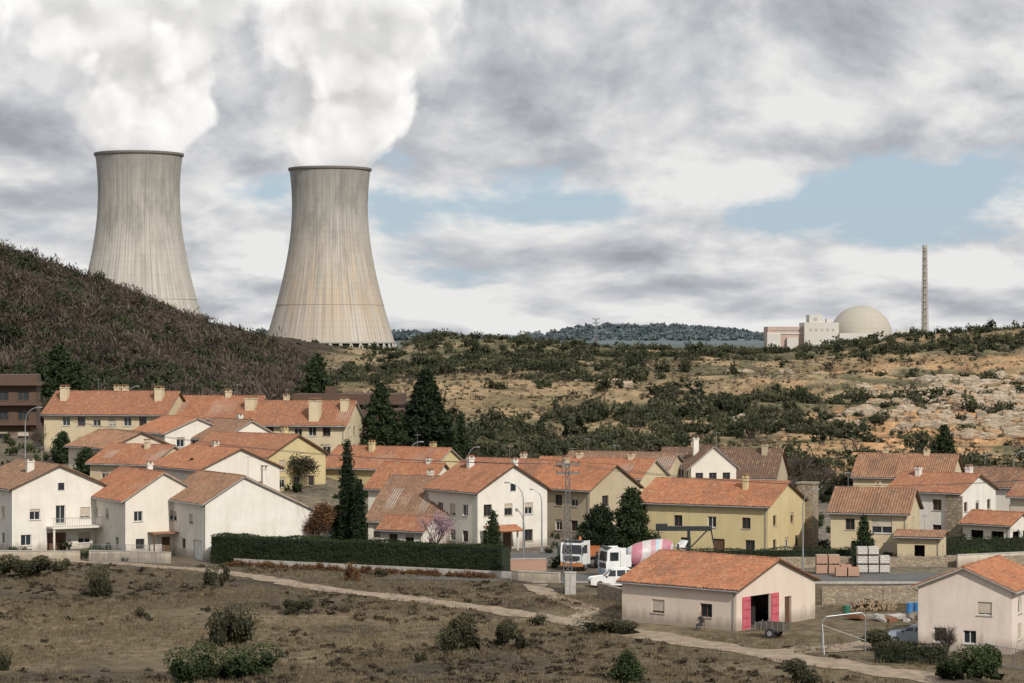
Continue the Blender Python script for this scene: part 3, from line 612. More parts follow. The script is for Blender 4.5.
# ------------------------------------------------------------ field grass & bushes
PL=np.array([(p.x,p.y) for p in PATHL])
n=56000; y=RNG.uniform(150,262,n); x=RNG.uniform(-.24,.24,n)*y
d=np.min(np.hypot(x[:,None]-PL[None,::4,0],y[:,None]-PL[None,::4,1]),1)
k=(d>RNG.uniform(1.1,2.0,n)+.9*(1-ss(y,175,215)))&~((x>1)&(y>222))&~((x>9)&(x<29)&(y>192)&(y<207))&(fbm(x,y,9,3)>RNG.uniform(-.3,.12,n))&~((y>252)&(x>-50))&~((x>26)&(y>176)&(RNG.random(n)<.7)); x=x[k];y=y[k]
def tmpl_grass(nb):
    th=rt.uniform(0,2*math.pi,nb); le=rt.uniform(.1,.7,nb); dd=nrm(np.stack([np.cos(th)*le,np.sin(th)*le,np.ones(nb)],1)); C=dd*.5+np.stack([rt.normal(0,.35,nb),rt.normal(0,.35,nb),np.zeros(nb)],1)
    return leaves(C,.055,8.0,dd),np.clip(rt.normal(.5,.25,nb),0,1)
GT=[tmpl_grass(10) for _ in range(6)]
r=RNG.uniform(.18,.5,len(x)); scatter('dry_grass',np.stack([x,y,height(x,y)-.03],1),r,L_GRASS,GT,r*RNG.uniform(.6,1.1,len(x)),.3)
n=5000; y=RNG.uniform(152,252,n); x=RNG.uniform(-.24,.14,n)*y
d=np.min(np.hypot(x[:,None]-PL[None,::4,0],y[:,None]-PL[None,::4,1]),1); k=(d>2)&(fbm(x+50,y,14,3)>RNG.uniform(-.12,.18,n))&~((x>0)&(y>220))&~((x>6)&(y>188)); x=x[k];y=y[k]; r=RNG.uniform(.15,.55,len(x))
scatter('field_heather',np.stack([x,y,height(x,y)-.05],1),r*1.3,mat_leaf('heather',(.036,.030,.023),(.10,.083,.055)),LOW,r,.3)

def bush(name,u,d,wpx,hpx,mat,tm=SHB):
    s=F/d; x=ex(u,d); r=wpx/s/1.7; P=np.array([[x,d,hz(x,d)-.08]])
    return scatter(name,P,np.array([r]),mat,[tm[random.randrange(len(tm))]],np.array([hpx/s/1.0]),.05)
SHB2=[tmpl_shrub(2600,rt,.9,.036) for _ in range(5)]
for (u,d,w,h,m) in [(230,187,50,42,L_OLIVE),(470,182,52,38,L_OLIVE),(512,184,36,30,L_OLIVE),(100,222,34,30,L_OLIVE),(217,230,26,26,L_OLIVE),(296,208,34,16,L_OLIVE),(200,167,60,34,L_GREEN),(242,167,76,32,L_GREEN),(965,166,78,40,L_GREEN),(612,194,60,16,L_OLIVE),(420,176,14,14,L_OLIVE),(2,172,20,26,L_OLIVE),(352,236,16,22,L_RUST),(815,166,50,24,L_OLIVE),(25,240,60,24,L_OLIVE),(60,246,30,16,L_OLIVE),(560,250,20,20,L_GREEN),(900,183,60,22,L_OLIVE),(380,240,20,10,L_OLIVE),(140,205,22,12,L_OLIVE),(540,200,26,12,L_OLIVE)]:
    bush('bush',u,d,w,h,m,SHB2 if w>30 else SHB)

def hedge(name,pts,h,th,mat,dens=110,ls=.07):
    for_pts=[Vector(p) for p in pts]; C=[];core=MB()
    for i in range(len(for_pts)-1):
        a=for_pts[i];b=for_pts[i+1];l=(b-a).length;d=(b-a)/l;q=Vector((-d.y,d.x)); g=(hz(a.x,a.y)+hz(b.x,b.y))/2
        n=int(dens*l*(2*h+th)); s=RNG.uniform(0,l,n); w=RNG.uniform(0,2*h+th,n)
        off=np.where(w<h,-th/2,np.where(w<2*h,th/2,w-2*h-th/2)); z=np.where(w<h,w,np.where(w<2*h,w-h,h))
        lump=fbm(s+i*50,z*2,1.2,3)*.34; out=RNG.normal(0,.06,n)+lump
        off=off+np.where(w<h,-out,np.where(w<2*h,out,0)); z=z+np.where(w>=2*h,out,0)+.09*np.sin(s*.7+i)
        C.append(np.stack([a.x+d.x*s+q.x*off,a.y+d.y*s+q.y*off,g+z],1))
        ang=math.atan2(d.y,d.x); m_=(a+b)/2; core.box(-l/2,l/2,-th/2+.15,th/2-.15,-.3,h-.15,0,Matrix.Translation((m_.x,m_.y,g))@Matrix.Rotation(ang,4,'Z'))
    C=np.concatenate(C); e=empty(name); core.obj('hedge_core',mat_plain('hedge_twigs',(.015,.022,.01),1,.3),e)
    quadmesh('hedge_leaves',leaves(C,RNG.uniform(.7,1.4,len(C))*ls),mat,np.clip(RNG.normal(.45,.2,len(C))+fbm(C[:,0],C[:,2]*2+C[:,1],3,3),0,1),e)
hedge('hedge',[(-31.2,255.5),(-22,250.5),(-11,245.2),(-.6,240)],3.0,2.2,L_HEDGE)
hedge('hedge',[(18,252),(28,253),(36,254)],1.7,1.0,L_HEDGE,70)
hedge('hedge',[(47,262),(62,266)],2.0,1.0,L_HEDGE,60)
hedge('hedge',[(26.5,176.5),(31.5,175)],1.4,.9,L_OLIVE,90)
hedge('hedge',[(-66,262),(-57,261)],1.8,1,L_HEDGE,70)
hedge('hedge',[(-60,326),(-40,322),(-27,320)],1.5,1,L_HEDGE,40)
n=160; t=RNG.random(n); x=-30+t*28+RNG.normal(0,.3,n); y=252.5-t*14.5+RNG.normal(0,.4,n); scatter('border_plants',np.stack([x,y,height(x,y)],1),RNG.uniform(.3,.7,n),L_RUST,SH,RNG.uniform(.3,.8,n),.3)

# ------------------------------------------------------------ trees
def conifer(name,x,y,h,r,mat,n=2600,leaf=.16,jag=.25,p=.9,base=0.04,z=None,fill=.6):
    g=hz(x,y)-.1 if z is None else z; e=empty(name,(x,y,g)); mb=MB()
    mb.cyl((0,0,-.2),(0,0,h*.93),.035*h*.45,.02,7)
    nb=int(26+h*5); Cs=[];T=[]
    per=n//nb
    env=lambda t:(1-t)**p*min(1,(t+.12)*4)
    for i in range(nb):
        t=base+(1-base)*(i+.5)/nb; th=i*2.4+random.uniform(-.3,.3); rl=r*env(t)*random.uniform(1-jag,1+jag)+.10
        d=Vector((math.cos(th),math.sin(th),random.uniform(-.05,.45)))
        if i%2==0: mb.cyl((0,0,t*h),tuple(Vector((0,0,t*h))+d*rl*.8),.04,.01,4)
        k=max(6,int(per*(.35+1.3*(1-t)))); s=RNG.uniform(.15,1,k)**.7
        c0=np.array([[0,0,t*h]])+np.array(d)[None,:]*(s*rl)[:,None]
        sp=.26*rl*(1.1-s)[:,None]+.12
        c0=c0+RNG.normal(0,1,(k,3))*sp*np.array([1,1,.85]); Cs.append(c0); T.append(np.clip(.2+.5*s+RNG.normal(0,.15,k),0,1))
    nf=int(n*fill); t=1-RNG.random(nf)**.6; t=base+(1-base)*t; th=RNG.uniform(0,2*math.pi,nf)
    ev=(1-t)**p*np.minimum(1,(t+.12)*4); lum=1+1.1*fbm(th*1.6+x,t*h*.9,1.0,3); rr_=r*ev*np.sqrt(RNG.uniform(.3,.95,nf))*lum*.92
    Cs.append(np.stack([np.cos(th)*rr_,np.sin(th)*rr_,t*h],1)); T.append(np.clip(RNG.normal(.3,.15,nf)+(lum-1)*.8,0,1))
    C=np.concatenate(Cs); T=np.concatenate(T)
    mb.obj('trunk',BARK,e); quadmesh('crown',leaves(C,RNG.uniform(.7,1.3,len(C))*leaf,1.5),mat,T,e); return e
def broad(name,x,y,h,r,mat,n=2200,leaf=.12,th0=.3,trunk=.14,bare=False):
    g=hz(x,y)-.1; e=empty(name,(x,y,g)); mb=MB(); tips=[]
    def grow(p,d,l,rad,lev):
        q=p+d*l; mb.cyl(p,q,rad,rad*.65,6 if lev<2 else 4)
        if lev>=3: tips.append(q); return
        for i in range(3 if lev else 5):
            nd=(d+Vector((random.gauss(0,.6),random.gauss(0,.6),random.uniform(-.1,.4)))).normalized(); grow(q,nd,l*random.uniform(.6,.8),rad*.55,lev+1)
        if lev: tips.append(q)
    grow(Vector((0,0,-.2)),Vector((0,0,1)),h*th0,trunk,0)
    mx=max(t.z for t in tips); mr=max(math.hypot(t.x,t.y) for t in tips)
    fz=h*.9/mx; fr=r*.85/mr
    mb.v=[(a*(fr if c_>h*th0*.8 else 1),b*(fr if c_>h*th0*.8 else 1),c_*fz) for a,b,c_ in mb.v]
    T=np.array([(t.x*fr,t.y*fr,t.z*fz) for t in tips]); mb.obj('trunk_and_branches',BARK,e)
    w=RNG.integers(0,len(T),n); C=T[w]+RNG.normal(0,1,(n,3))*r*(.09 if bare else .14)
    if bare: q=leaves(C,.02,18.0,nrm(T[w]-np.array([0,0,h*th0]))+RNG.normal(0,.35,(n,3)))
    else: q=leaves(C,RNG.uniform(.6,1.3,n)*leaf)
    tin=np.clip(RNG.normal(.5,.2,n)+(RNG.random(len(T))[w]-.5)*.4,0,1)
    quadmesh('crown',q,mat,tin,e); return e
def ct(name,u,vt,d,wpx,mat,**k):
    x=ex(u,d); top=CZ-(vt-341.5)*d/F; h=top-hz(x,d); conifer(name,x,d,h,wpx*d/F/2,mat,**k)
ct('conifer_tree',426,369,345,72,L_DARK,n=11000,leaf=.2,p=.7,jag=.2,fill=1.0)
ct('pine_tree',380,383,340,54,L_PINE,n=4200,leaf=.19,p=.7,jag=.4)
ct('pine_tree',317,353,372,52,L_PINE,n=4200,leaf=.22,p=.75,jag=.4)
ct('pine_tree',462,414,335,28,L_PINE,n=2200,p=.8)
ct('pine_tree',58,345,385,52,L_PINE,n=4000,leaf=.25,p=.6,jag=.4)
ct('pine_tree',76,362,382,34,L_PINE,n=2600,leaf=.22,p=.6,jag=.4)
ct('pine_tree',42,362,380,30,L_PINE,n=2200,leaf=.22,p=.6,jag=.4)
ct('cypress_tree',347,440,262,18,L_DARK,n=4600,leaf=.10,p=.4,jag=.12,fill=1.3)
ct('cypress_tree',359,482,260,15,L_DARK,n=3600,leaf=.10,p=.4,jag=.12,fill=1.3)
ct('cypress_tree',337,505,263,14,L_DARK,n=2600,leaf=.10,p=.4,jag=.12,fill=1.3)
ct('conifer_tree',632,488,266,48,L_PINE,n=7400,leaf=.12,p=.55,jag=.3)
ct('conifer_tree',600,506,264,44,L_DARK,n=7400,leaf=.12,p=.5,jag=.3)
ct('fir_tree',493,510,252,27,L_PINE,n=2600,leaf=.1)
ct('fir_tree',864,515,250,28,L_PINE,n=2800,leaf=.1)
ct('pine_sapling',627,652,166,36,L_GREEN,n=3000,leaf=.075,p=.7)
ct('pine_tree',945,425,372,28,L_PINE,n=1700,leaf=.18,p=.5)
ct('fir_tree',192,458,283,28,L_PINE,n=2100,leaf=.13)
ct('conifer_tree',62,432,318,24,L_PINE,n=2000,leaf=.14,p=.5)
ct('conifer_tree',86,448,300,28,L_PINE,n=2400,leaf=.14,p=.4)
broad('blossom_tree',ex(436,256),256,5.6,2.7,L_PINK,2600,.075,.3,.13)
broad('rust_leaf_tree',ex(325,262),262,6.2,2.2,L_RUST,3400,.11)
broad('green_tree',ex(300,300),300,4.5,2.2,L_OLIVE,2400,.12)
broad('green_tree',ex(700,330),330,4.5,2.4,L_OLIVE,2400,.13)
broad('green_tree',ex(845,330),330,3.6,2.2,L_OLIVE,2400,.13)
broad('bare_tree',ex(44,322),322,5.0,2.2,L_BARE,900,.1,bare=True)
broad('bare_tree',ex(110,360),360,7.0,2.2,L_BARE,700,.1,bare=True)
broad('bare_tree',ex(150,362),362,6.0,2.2,L_BARE,700,.1,bare=True)
for (u,d,h,r) in [(520,338,5,3),(500,342,4.5,2.6),(545,340,4.6,2.4),(480,346,5,3),(720,340,4.5,3),(820,338,4.2,2.8),(880,345,4,2.6),(655,342,4,2.5),(570,345,4.5,2.8),(600,350,4,2.6),(800,350,4.5,3),(760,352,4.2,3)]:
    broad('bare_tree',ex(u,d),d,h,r,L_BARE,800,.1,bare=True)
broad('bare_tree',ex(948,177),177,2.8,1.3,L_BARE,700,.1,bare=True)
n=560; y=RNG.uniform(256,352,n); x=RNG.uniform(-.22,.23,n)*y; k=~((x>-2)&(x<26)&(y<262)); x=x[k];y=y[k]; r=RNG.uniform(.4,1.3,len(x))
scatter('garden_shrubs',np.stack([x,y,height(x,y)-.1],1),r,L_GREEN,[tmpl_shrub(260,rt,.85,.08) for _ in range(4)],r*RNG.uniform(.9,1.7,len(x)),.3)
n=380; y=RNG.uniform(328,380,n); x=RNG.uniform(-.13,.23,n)*y; r=RNG.uniform(.9,2.2,n)
scatter('village_edge_shrubs',np.stack([x,y,height(x,y)-.1],1),r,L_SCRUB,SH,r*1.2,.3)

# ------------------------------------------------------------ cooling towers
def tower_mat(warm,Hh,sd):
    m,nt,bs=newmat('cooling_tower_concrete'); v=TC(nt); s3=nt.nodes.new('ShaderNodeSeparateXYZ'); nt.links.new(v,s3.inputs[0])
    ang=M(nt,'ARCTAN2',s3.outputs[1],s3.outputs[0])
    def av(ka,kz,off):
        cb=nt.nodes.new('ShaderNodeCombineXYZ'); nt.links.new(M(nt,'MULTIPLY',ang,ka),cb.inputs[0]); nt.links.new(M(nt,'MULTIPLY',s3.outputs[2],kz),cb.inputs[1]); cb.inputs[2].default_value=off+sd; return cb.outputs[0]
    st=NOISE(nt,av(26,.012,0),1.0,6,.65); st2=NOISE(nt,av(5,.018,5),1.0,4,.6); cl=NOISE(nt,av(3.0,.035,9),1.0,6,.65)
    rib=M(nt,'ABSOLUTE',M(nt,'SINE',M(nt,'MULTIPLY',ang,48.0)))
    lift=M(nt,'FRACT',M(nt,'MULTIPLY',s3.outputs[2],1/5.0))
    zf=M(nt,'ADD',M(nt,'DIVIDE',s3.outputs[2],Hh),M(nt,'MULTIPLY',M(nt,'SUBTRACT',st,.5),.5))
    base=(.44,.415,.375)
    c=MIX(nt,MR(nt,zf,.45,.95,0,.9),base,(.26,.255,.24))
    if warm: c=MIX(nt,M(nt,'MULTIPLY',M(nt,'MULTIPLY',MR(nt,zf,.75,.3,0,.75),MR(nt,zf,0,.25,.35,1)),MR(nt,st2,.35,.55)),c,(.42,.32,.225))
    c=MIX(nt,MR(nt,st,.44,.64,0,.65),c,(.20,.19,.175))
    c=MIX(nt,M(nt,'MULTIPLY',MR(nt,cl,.46,.64,0,.6),MR(nt,zf,.1,.7)),c,(.16,.155,.145))
    c=MIX(nt,MR(nt,rib,.0,.3,.38,0),c,(.14,.135,.13))
    c=MIX(nt,MR(nt,lift,.0,.14,.20,0),c,(.15,.145,.14))
    nt.links.new(c,bs.inputs['Base Color']); bs.inputs['Roughness'].default_value=.95; return m
def cooling_tower(x,y,z0,zt,warm,sd):
    e=empty('cooling_tower',(x,y,z0)); Hh=zt-z0; th=Hh*.80; c_=th*.67
    rr=lambda z:30.2*math.sqrt(1+((z-th)/c_)**2)
    n=160; rows=60; zl=8.0; mb=MB()
    prof=[(rr(zl+(Hh-zl)*i/rows),zl+(Hh-zl)*i/rows) for i in range(rows+1)]
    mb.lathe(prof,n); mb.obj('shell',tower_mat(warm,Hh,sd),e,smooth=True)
    mb=MB(); mb.lathe([(r-.9,z) for r,z in prof][::4],n); mb.obj('inner_shell',CONC,e,smooth=True)
    mb=MB(); mb.lathe([(rr(Hh)-.9,Hh-.2),(rr(Hh)-.9,Hh+.7),(rr(Hh)+.9,Hh+.7),(rr(Hh)+1.0,Hh-1.0),(rr(Hh),Hh-1.6)],n); 
    mb.obj('rim',mat_plain('rim_concrete',(.13,.12,.115),.9),e)
    mb=MB(); mb.lathe([(rr(zl)-1,zl-.1),(rr(zl)+.6,zl-.2),(rr(zl)+.7,zl+1.0),(rr(zl+1.2),zl+1.2)],n); mb.obj('ring_beam',CONC,e)
    mb=MB(); nn=40
    for i in range(nn):
        a0=2*math.pi*i/nn; 
        for s in(-1,1):
            a1=a0+s*math.pi/nn; rb=rr(0)+1.0; rt_=rr(zl)-.2
            mb.cyl((rb*math.cos(a0),rb*math.sin(a0),-3),(rt_*math.cos(a1),rt_*math.sin(a1),zl+.2),.6,.6,6)
    mb.obj('raking_columns',mat_plain('pale_concrete',(.40,.38,.34),.9),e)
    mb=MB(); mb.lathe([(rr(0)-6,-3),(rr(0)-6,zl+1)],64); mb.obj('fill_louvres',mat_plain('louvres',(.07,.068,.065),.9),e)
    mb=MB(); zr=Hh*.26; mb.lathe([(rr(zr)+.1,zr),(rr(zr)+.3,zr),(rr(zr)+.3,zr+.35),(rr(zr)+.1,zr+.35)],n); mb.obj('service_ring',CONC,e)
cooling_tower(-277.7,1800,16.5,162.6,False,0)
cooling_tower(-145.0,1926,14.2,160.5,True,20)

# steam plumes: real participating volumes; an added glow (emission) stands in for light that
# scatters many times inside dense water droplets
def plume(x,y,z0,name,drift,grow,r0,seed,H=150):
    mb=MB(); n=28; rows=14; vs=[]
    for j in range(rows+1):
        z=H*j/rows; t=j/rows; R=(r0*.98 if j==0 else (r0+grow*t**.75)*1.38); cx=drift*t**1.3
        for i in range(n):
            a=2*math.pi*i/n; vs.append((cx+R*math.cos(a),R*math.sin(a),z))
    fs=[(j*n+i,j*n+(i+1)%n,(j+1)*n+(i+1)%n,(j+1)*n+i) for j in range(rows) for i in range(n)]
    fs+=[tuple(range(n))[::-1],tuple(range(rows*n,rows*n+n))]
    mb.add(vs,fs)
    m=bpy.data.materials.new('steam'); m.use_nodes=True; nt=m.node_tree; nt.nodes.clear()
    out=nt.nodes.new('ShaderNodeOutputMaterial'); pv=nt.nodes.new('ShaderNodeVolumePrincipled'); nt.links.new(pv.outputs[0],out.inputs['Volume'])
    pv.inputs['Color'].default_value=(.92,.92,.925,1); pv.inputs['Anisotropy'].default_value=-.25
    v=TC(nt); s3=nt.nodes.new('ShaderNodeSeparateXYZ'); nt.links.new(v,s3.inputs[0])
    t=M(nt,'DIVIDE',s3.outputs[2],H); t=M(nt,'MAXIMUM',t,.0001)
    cx=M(nt,'MULTIPLY',M(nt,'POWER',t,1.3),drift); R=M(nt,'ADD',M(nt,'MULTIPLY',M(nt,'POWER',t,.75),grow),r0)
    dx=M(nt,'SUBTRACT',s3.outputs[0],cx); rr=M(nt,'DIVIDE',M(nt,'SQRT',M(nt,'ADD',M(nt,'MULTIPLY',dx,dx),M(nt,'MULTIPLY',s3.outputs[1],s3.outputs[1]))),R)
    nz=NOISE(nt,MAPV(nt,v,(1,1,1),(seed*37,seed*11,0)),.026,5,.6,.3)
    nb=NOISE(nt,MAPV(nt,v,(1,1,1),(seed*17,0,90)),.010,1,.5)
    amp=MR(nt,t,.0,.35,.7,2.3)
    f=M(nt,'ADD',M(nt,'SUBTRACT',1.0,rr),M(nt,'MULTIPLY',M(nt,'SUBTRACT',nz,.5),amp)); f=M(nt,'ADD',f,M(nt,'MULTIPLY',M(nt,'SUBTRACT',nb,.5),MR(nt,t,0,.5,0,1.1)))
    edge=MR(nt,t,.0,.8,.16,.45)
    d=MR(nt,M(nt,'DIVIDE',f,edge),0,1,0,1,True)
    d=M(nt,'MULTIPLY',d,MR(nt,t,0,1,.085,.05))
    nt.links.new(d,pv.inputs['Density'])
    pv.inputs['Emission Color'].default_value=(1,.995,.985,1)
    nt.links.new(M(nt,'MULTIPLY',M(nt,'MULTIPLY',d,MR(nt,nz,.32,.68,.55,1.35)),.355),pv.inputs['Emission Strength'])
    try: m.cycles.volume_step_rate=.9
    except Exception: pass
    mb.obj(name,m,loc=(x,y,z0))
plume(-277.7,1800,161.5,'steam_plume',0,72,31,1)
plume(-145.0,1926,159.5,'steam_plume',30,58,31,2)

# ------------------------------------------------------------ reactor complex
PW=mat_plain('plant_white',(.50,.48,.44),.8,.06,.05); PR=mat_plain('plant_pink',(.42,.30,.26),.8,.08,.05)
m,nt,bs=newmat('dome_concrete'); v=TC(nt); s3=nt.nodes.new('ShaderNodeSeparateXYZ'); nt.links.new(v,s3.inputs[0])
ang=M(nt,'ARCTAN2',s3.outputs[1],s3.outputs[0]); l1=M(nt,'ABSOLUTE',M(nt,'SINE',M(nt,'MULTIPLY',ang,12.0))); l2=M(nt,'FRACT',M(nt,'MULTIPLY',s3.outputs[2],.2))
c=MIX(nt,MR(nt,l1,0,.12,.35,0),(.38,.355,.30),(.25,.23,.2)); c=MIX(nt,MR(nt,l2,0,.15,.3,0),c,(.26,.24,.2)); nt.links.new(c,bs.inputs['Base Color']); bs.inputs['Roughness'].default_value=.85
DOME=m
e=empty('reactor_building',(317.6,2200,0)); mb=MB(); R=28.5; zc=27.5
mb.lathe([(R,0)]+[(R*math.cos(a),zc+R*math.sin(a)) for a in np.linspace(0,math.pi/2-.01,22)],72); mb.obj('containment_dome',DOME,e,smooth=True)
mb=MB(); mb.box(-87,-55,-20,15,0,36.8,1); mb.box(-54.9,-24,-28,12,0,40.5,0); mb.box(-50,-38,-24,0,40.5,47.5,0); mb.box(-34,-30,-20,-10,40.5,44,0)
mb.box(-87.6,-55.2,-20.8,-20.1,30,31.5,0); mb.box(-88,-76,-25,-20.2,0,30,0); mb.box(-70,-60,-24,-20.2,0,27,0); mb.box(-23.9,6,-34,-28,0,31,0); mb.box(24,60,-10,12,0,31,0); mb.box(30,44,-14,-10.1,0,34,0)
for i in range(5): mb.box(-50+i*5,-48+i*5,-28.3,-28.05,33,35,2)
mb.box(-46,-43,-24.3,-24.05,42,44.5,2); mb.box(-84,-58,-20.4,-20.1,33.5,34.6,2)
mb.obj('auxiliary_buildings',[PW,PR,CONC],e)
e=empty('ventilation_stack',(375.6,2200,10)); mb=MB(); mb.cyl((0,0,0),(0,0,100),1.9,1.4,16)
for i in range(14):
    z=10+i*6.6; mb.cyl((0,0,z),(0,0,z+.7),2.7,2.7,12)
for k in range(4):
    a=k*math.pi/2+.4; mb.cyl((4.2*math.cos(a),4.2*math.sin(a),0),(2.4*math.cos(a),2.4*math.sin(a),98),.3,.22,5)
    for i in range(13):
        z=10+i*6.6; ra=4.2-1.8*z/98; b=a+math.pi/2; mb.cyl((ra*math.cos(a),ra*math.sin(a),z),((ra-.2)*math.cos(b),(ra-.2)*math.sin(b),z+6.6),.16,.16,4)
mb.cyl((0,0,98),(0,0,101),2.3,2.3,12); mb.obj('stack',mat_plain('stack_steel',(.34,.31,.28),.8),e)
def pylon(x,y,h,w,name='power_pylon',mat=METAL,arm=None,r=.06,nseg=9,arms=(1.0,)):
    g=hz(x,y); e=empty(name,(x,y,g)); mb=MB(); c4=[(-1,-1),(1,-1),(1,1),(-1,1)]
    W=lambda t:w*(1-.65*t)
    for i in range(nseg):
        t0=i/nseg;t1=(i+1)/nseg
        for k in range(4):
            a=c4[k];b=c4[(k+1)%4]; p=lambda q,t:(q[0]*W(t)/2,q[1]*W(t)/2,t*h)
            mb.cyl(p(a,t0),p(a,t1),r,r,4); mb.cyl(p(a,t0),p(b,t1),r*.55,r*.55,4); mb.cyl(p(b,t0),p(a,t1),r*.55,r*.55,4); mb.cyl(p(a,t1),p(b,t1),r*.6,r*.6,4)
    aw=arm or w
    for t in arms:
        mb.box(-aw,aw,-r*1.6,r*1.6,t*h-r*2,t*h+r*2)
        for s in(-1,-.45,.45,1): mb.cyl((s*aw*.95,0,t*h),(s*aw*.95,0,t*h+r*7),r*1.3,r*.8,6,1)
    mb.obj('lattice',[mat,DMETAL],e)
pylon(ex(596,2300),2300,27,3.4,r=.2,nseg=7,arm=3.5,arms=(1,.85))
pylon(5.2,226,11.9,.85,'utility_pole',mat_plain('weathered_steel',(.14,.14,.14),.6),1.1,.045,14,(1.0,.93))
mb=MB(); mb.box(4.9,5.9,223.2,223.8,0,2.0); mb.box(4.85,5.95,223.15,223.85,2.0,2.1); mb.box(5.35,5.37,223.17,223.195,.2,1.8,1); mb.obj('electrical_cabinet',[CONC,DMETAL],bevel=.02)
mb=MB()
for s in(-1,0,1):
    for (qx,qy,qz) in [(62,262,9.0),(-62,308,14.5)]:
        p0=Vector((5.2+s,226,11.95)); p1=Vector((qx+s*.3,qy,qz)); pts=[p0.lerp(p1,t)-Vector((0,0,1.6*4*t*(1-t))) for t in np.linspace(0,1,22)]; mb.path(pts,.014,4)
mb.obj('overhead_wires',DMETAL)

def lamp(x,y,top,arm,name='street_lamp'):
    g=hz(x,y); h=top-g; e=empty(name,(x,y,g)); mb=MB()
    pts=[(0,0,-.1),(0,0,h*.78)]+[(arm*(1-math.cos(t)),0,h*.78+(h*.22)*math.sin(t)) for t in np.linspace(.2,math.pi/2,7)]
    mb.path(pts,[.10,.06]+[.05]*7,8); mb.box(-.15,.15,-.15,.15,-.1,.5)
    mb.box(min(arm,arm*1.35),max(arm,arm*1.35),-.13,.13,h-.06,h+.09); mb.obj('lamp_post',METAL,e)
lamp(1.2,255,8.5,-1.5); lamp(29.0,241,8.7,1.2); lamp(3.3,268,7.0,-1.0); lamp(-62,308,15.0,1.6); lamp(-13.5,318,10.2,1.4); lamp(-55,345,17,1.4); lamp(62,262,8.3,-1.4); lamp(-6,330,9,1.2); lamp(66,318,9,1.2)

# ------------------------------------------------------------ vehicles
def wheel(mb,x,y,r,w,mi_t,mi_h):
    mb.cyl((x,y-w/2,r),(x,y+w/2,r),r,r,20,mi_t); mb.cyl((x,y-w/2-.02,r),(x,y+w/2+.02,r),r*.55,r*.55,12,mi_h)
def car(name,x,y,rot,paint,L=4.3,Wd=1.75,H=1.5,van=False):
    e=empty(name,(x,y,hz(x,y)+.05),rot); mb=MB(); h=L/2
    body=[(-h,.35),(-h,.72),(-h+.15,.86),(-h*.42,.98),(h*.85,1.0),(h-.05,.92),(h,.6),(h-.02,.32),(h*.75,.28),(-h*.8,.28)]
    mb.prism(body,-Wd/2,Wd/2,0)
    mb.obj('body',[paint],e,bevel=.07)
    cab=[(-h*.44,.96),(-h*.12,H-.06),(0,H),(h*.5,H),(h*.66,H-.08),(h*(.9 if not van else .86),.98)]
    n=len(cab); w0=Wd/2-.06; w1=Wd/2-.22; mb=MB()
    wz=lambda z:w0+(w1-w0)*(z-.96)/(H-.96)
    vs=[(px,-wz(pz),pz) for px,pz in cab]+[(px,wz(pz),pz) for px,pz in cab]
    mb.add(vs,[tuple(range(n)),tuple(range(n,2*n))[::-1]]+[(i,(i+1)%n,n+(i+1)%n,n+i) for i in range(n)],0)
    mb.obj('cabin',[paint],e,bevel=.04)
    mb=MB()
    for s in(-1,1):
        for xa,xb in((-h*.33,h*.02),(h*.07,h*.42),(h*.47,h*.66)):
            za,zb=1.02,H-.12; q=lambda px,pz:(px,s*(wz(pz)+.012),pz)
            sh=.16 if xa<-h*.2 else 0; sh2=.1 if xb>h*.6 else 0
            mb.add([q(xa,za),q(xb+sh2,za),q(xb-sh2*.5,zb),q(xa+sh+ .14*(xa<-h*.2),zb)],[(0,1,2,3)],0)
    def pan(p,q,o):
        dx,dz=q[0]-p[0],q[1]-p[1]; l=math.hypot(dx,dz); nx,nz=-dz/l*o,dx/l*o
        a=(p[0]+dx*.1+nx,p[1]+dz*.1+nz); b=(p[0]+dx*.92+nx,p[1]+dz*.92+nz)
        mb.add([(a[0],-wz(a[1])+.1,a[1]),(a[0],wz(a[1])-.1,a[1]),(b[0],wz(b[1])-.1,b[1]),(b[0],-wz(b[1])+.1,b[1])],[(0,1,2,3)],0)
    pan(cab[0],cab[1],.015); pan(cab[5],cab[4],-.015)
    for s in(-1,1):
        mb.box(-h-.02,-h+.1,s*(Wd/2-.3)-.18,s*(Wd/2-.3)+.18,.6,.74,1); mb.box(h-.1,h+.02,s*(Wd/2-.2)-.12,s*(Wd/2-.2)+.12,.62,.82,2)
        mb.box(-h*.4,-h*.34,s*(Wd/2+.02)-.08,s*(Wd/2+.02)+.08,.98,1.12,3)
    mb.box(-h-.03,-h+.02,-.5,.5,.36,.52,3)
    for xw in(-h*.64,h*.62):
        for s in(-1,1): wheel(mb,xw,s*(Wd/2-.10),.32,.22,3,4)
    mb.obj('glass_lights_wheels',[GLASS,FRAMEW,PINKD,RUBBER,METAL],e)
car('parked_car',ex(614,230),230,.12,WPAINT,4.6,1.85,1.75)
car('parked_car',ex(914,187),187,-.3,mat_plain('grey_blue_paint',(.28,.33,.38),.3,.05,bmp=0),4.1,1.7,1.45)
car('parked_car',ex(735,243),243,.1,mat_plain('dark_paint',(.06,.07,.08),.3,.05,bmp=0))

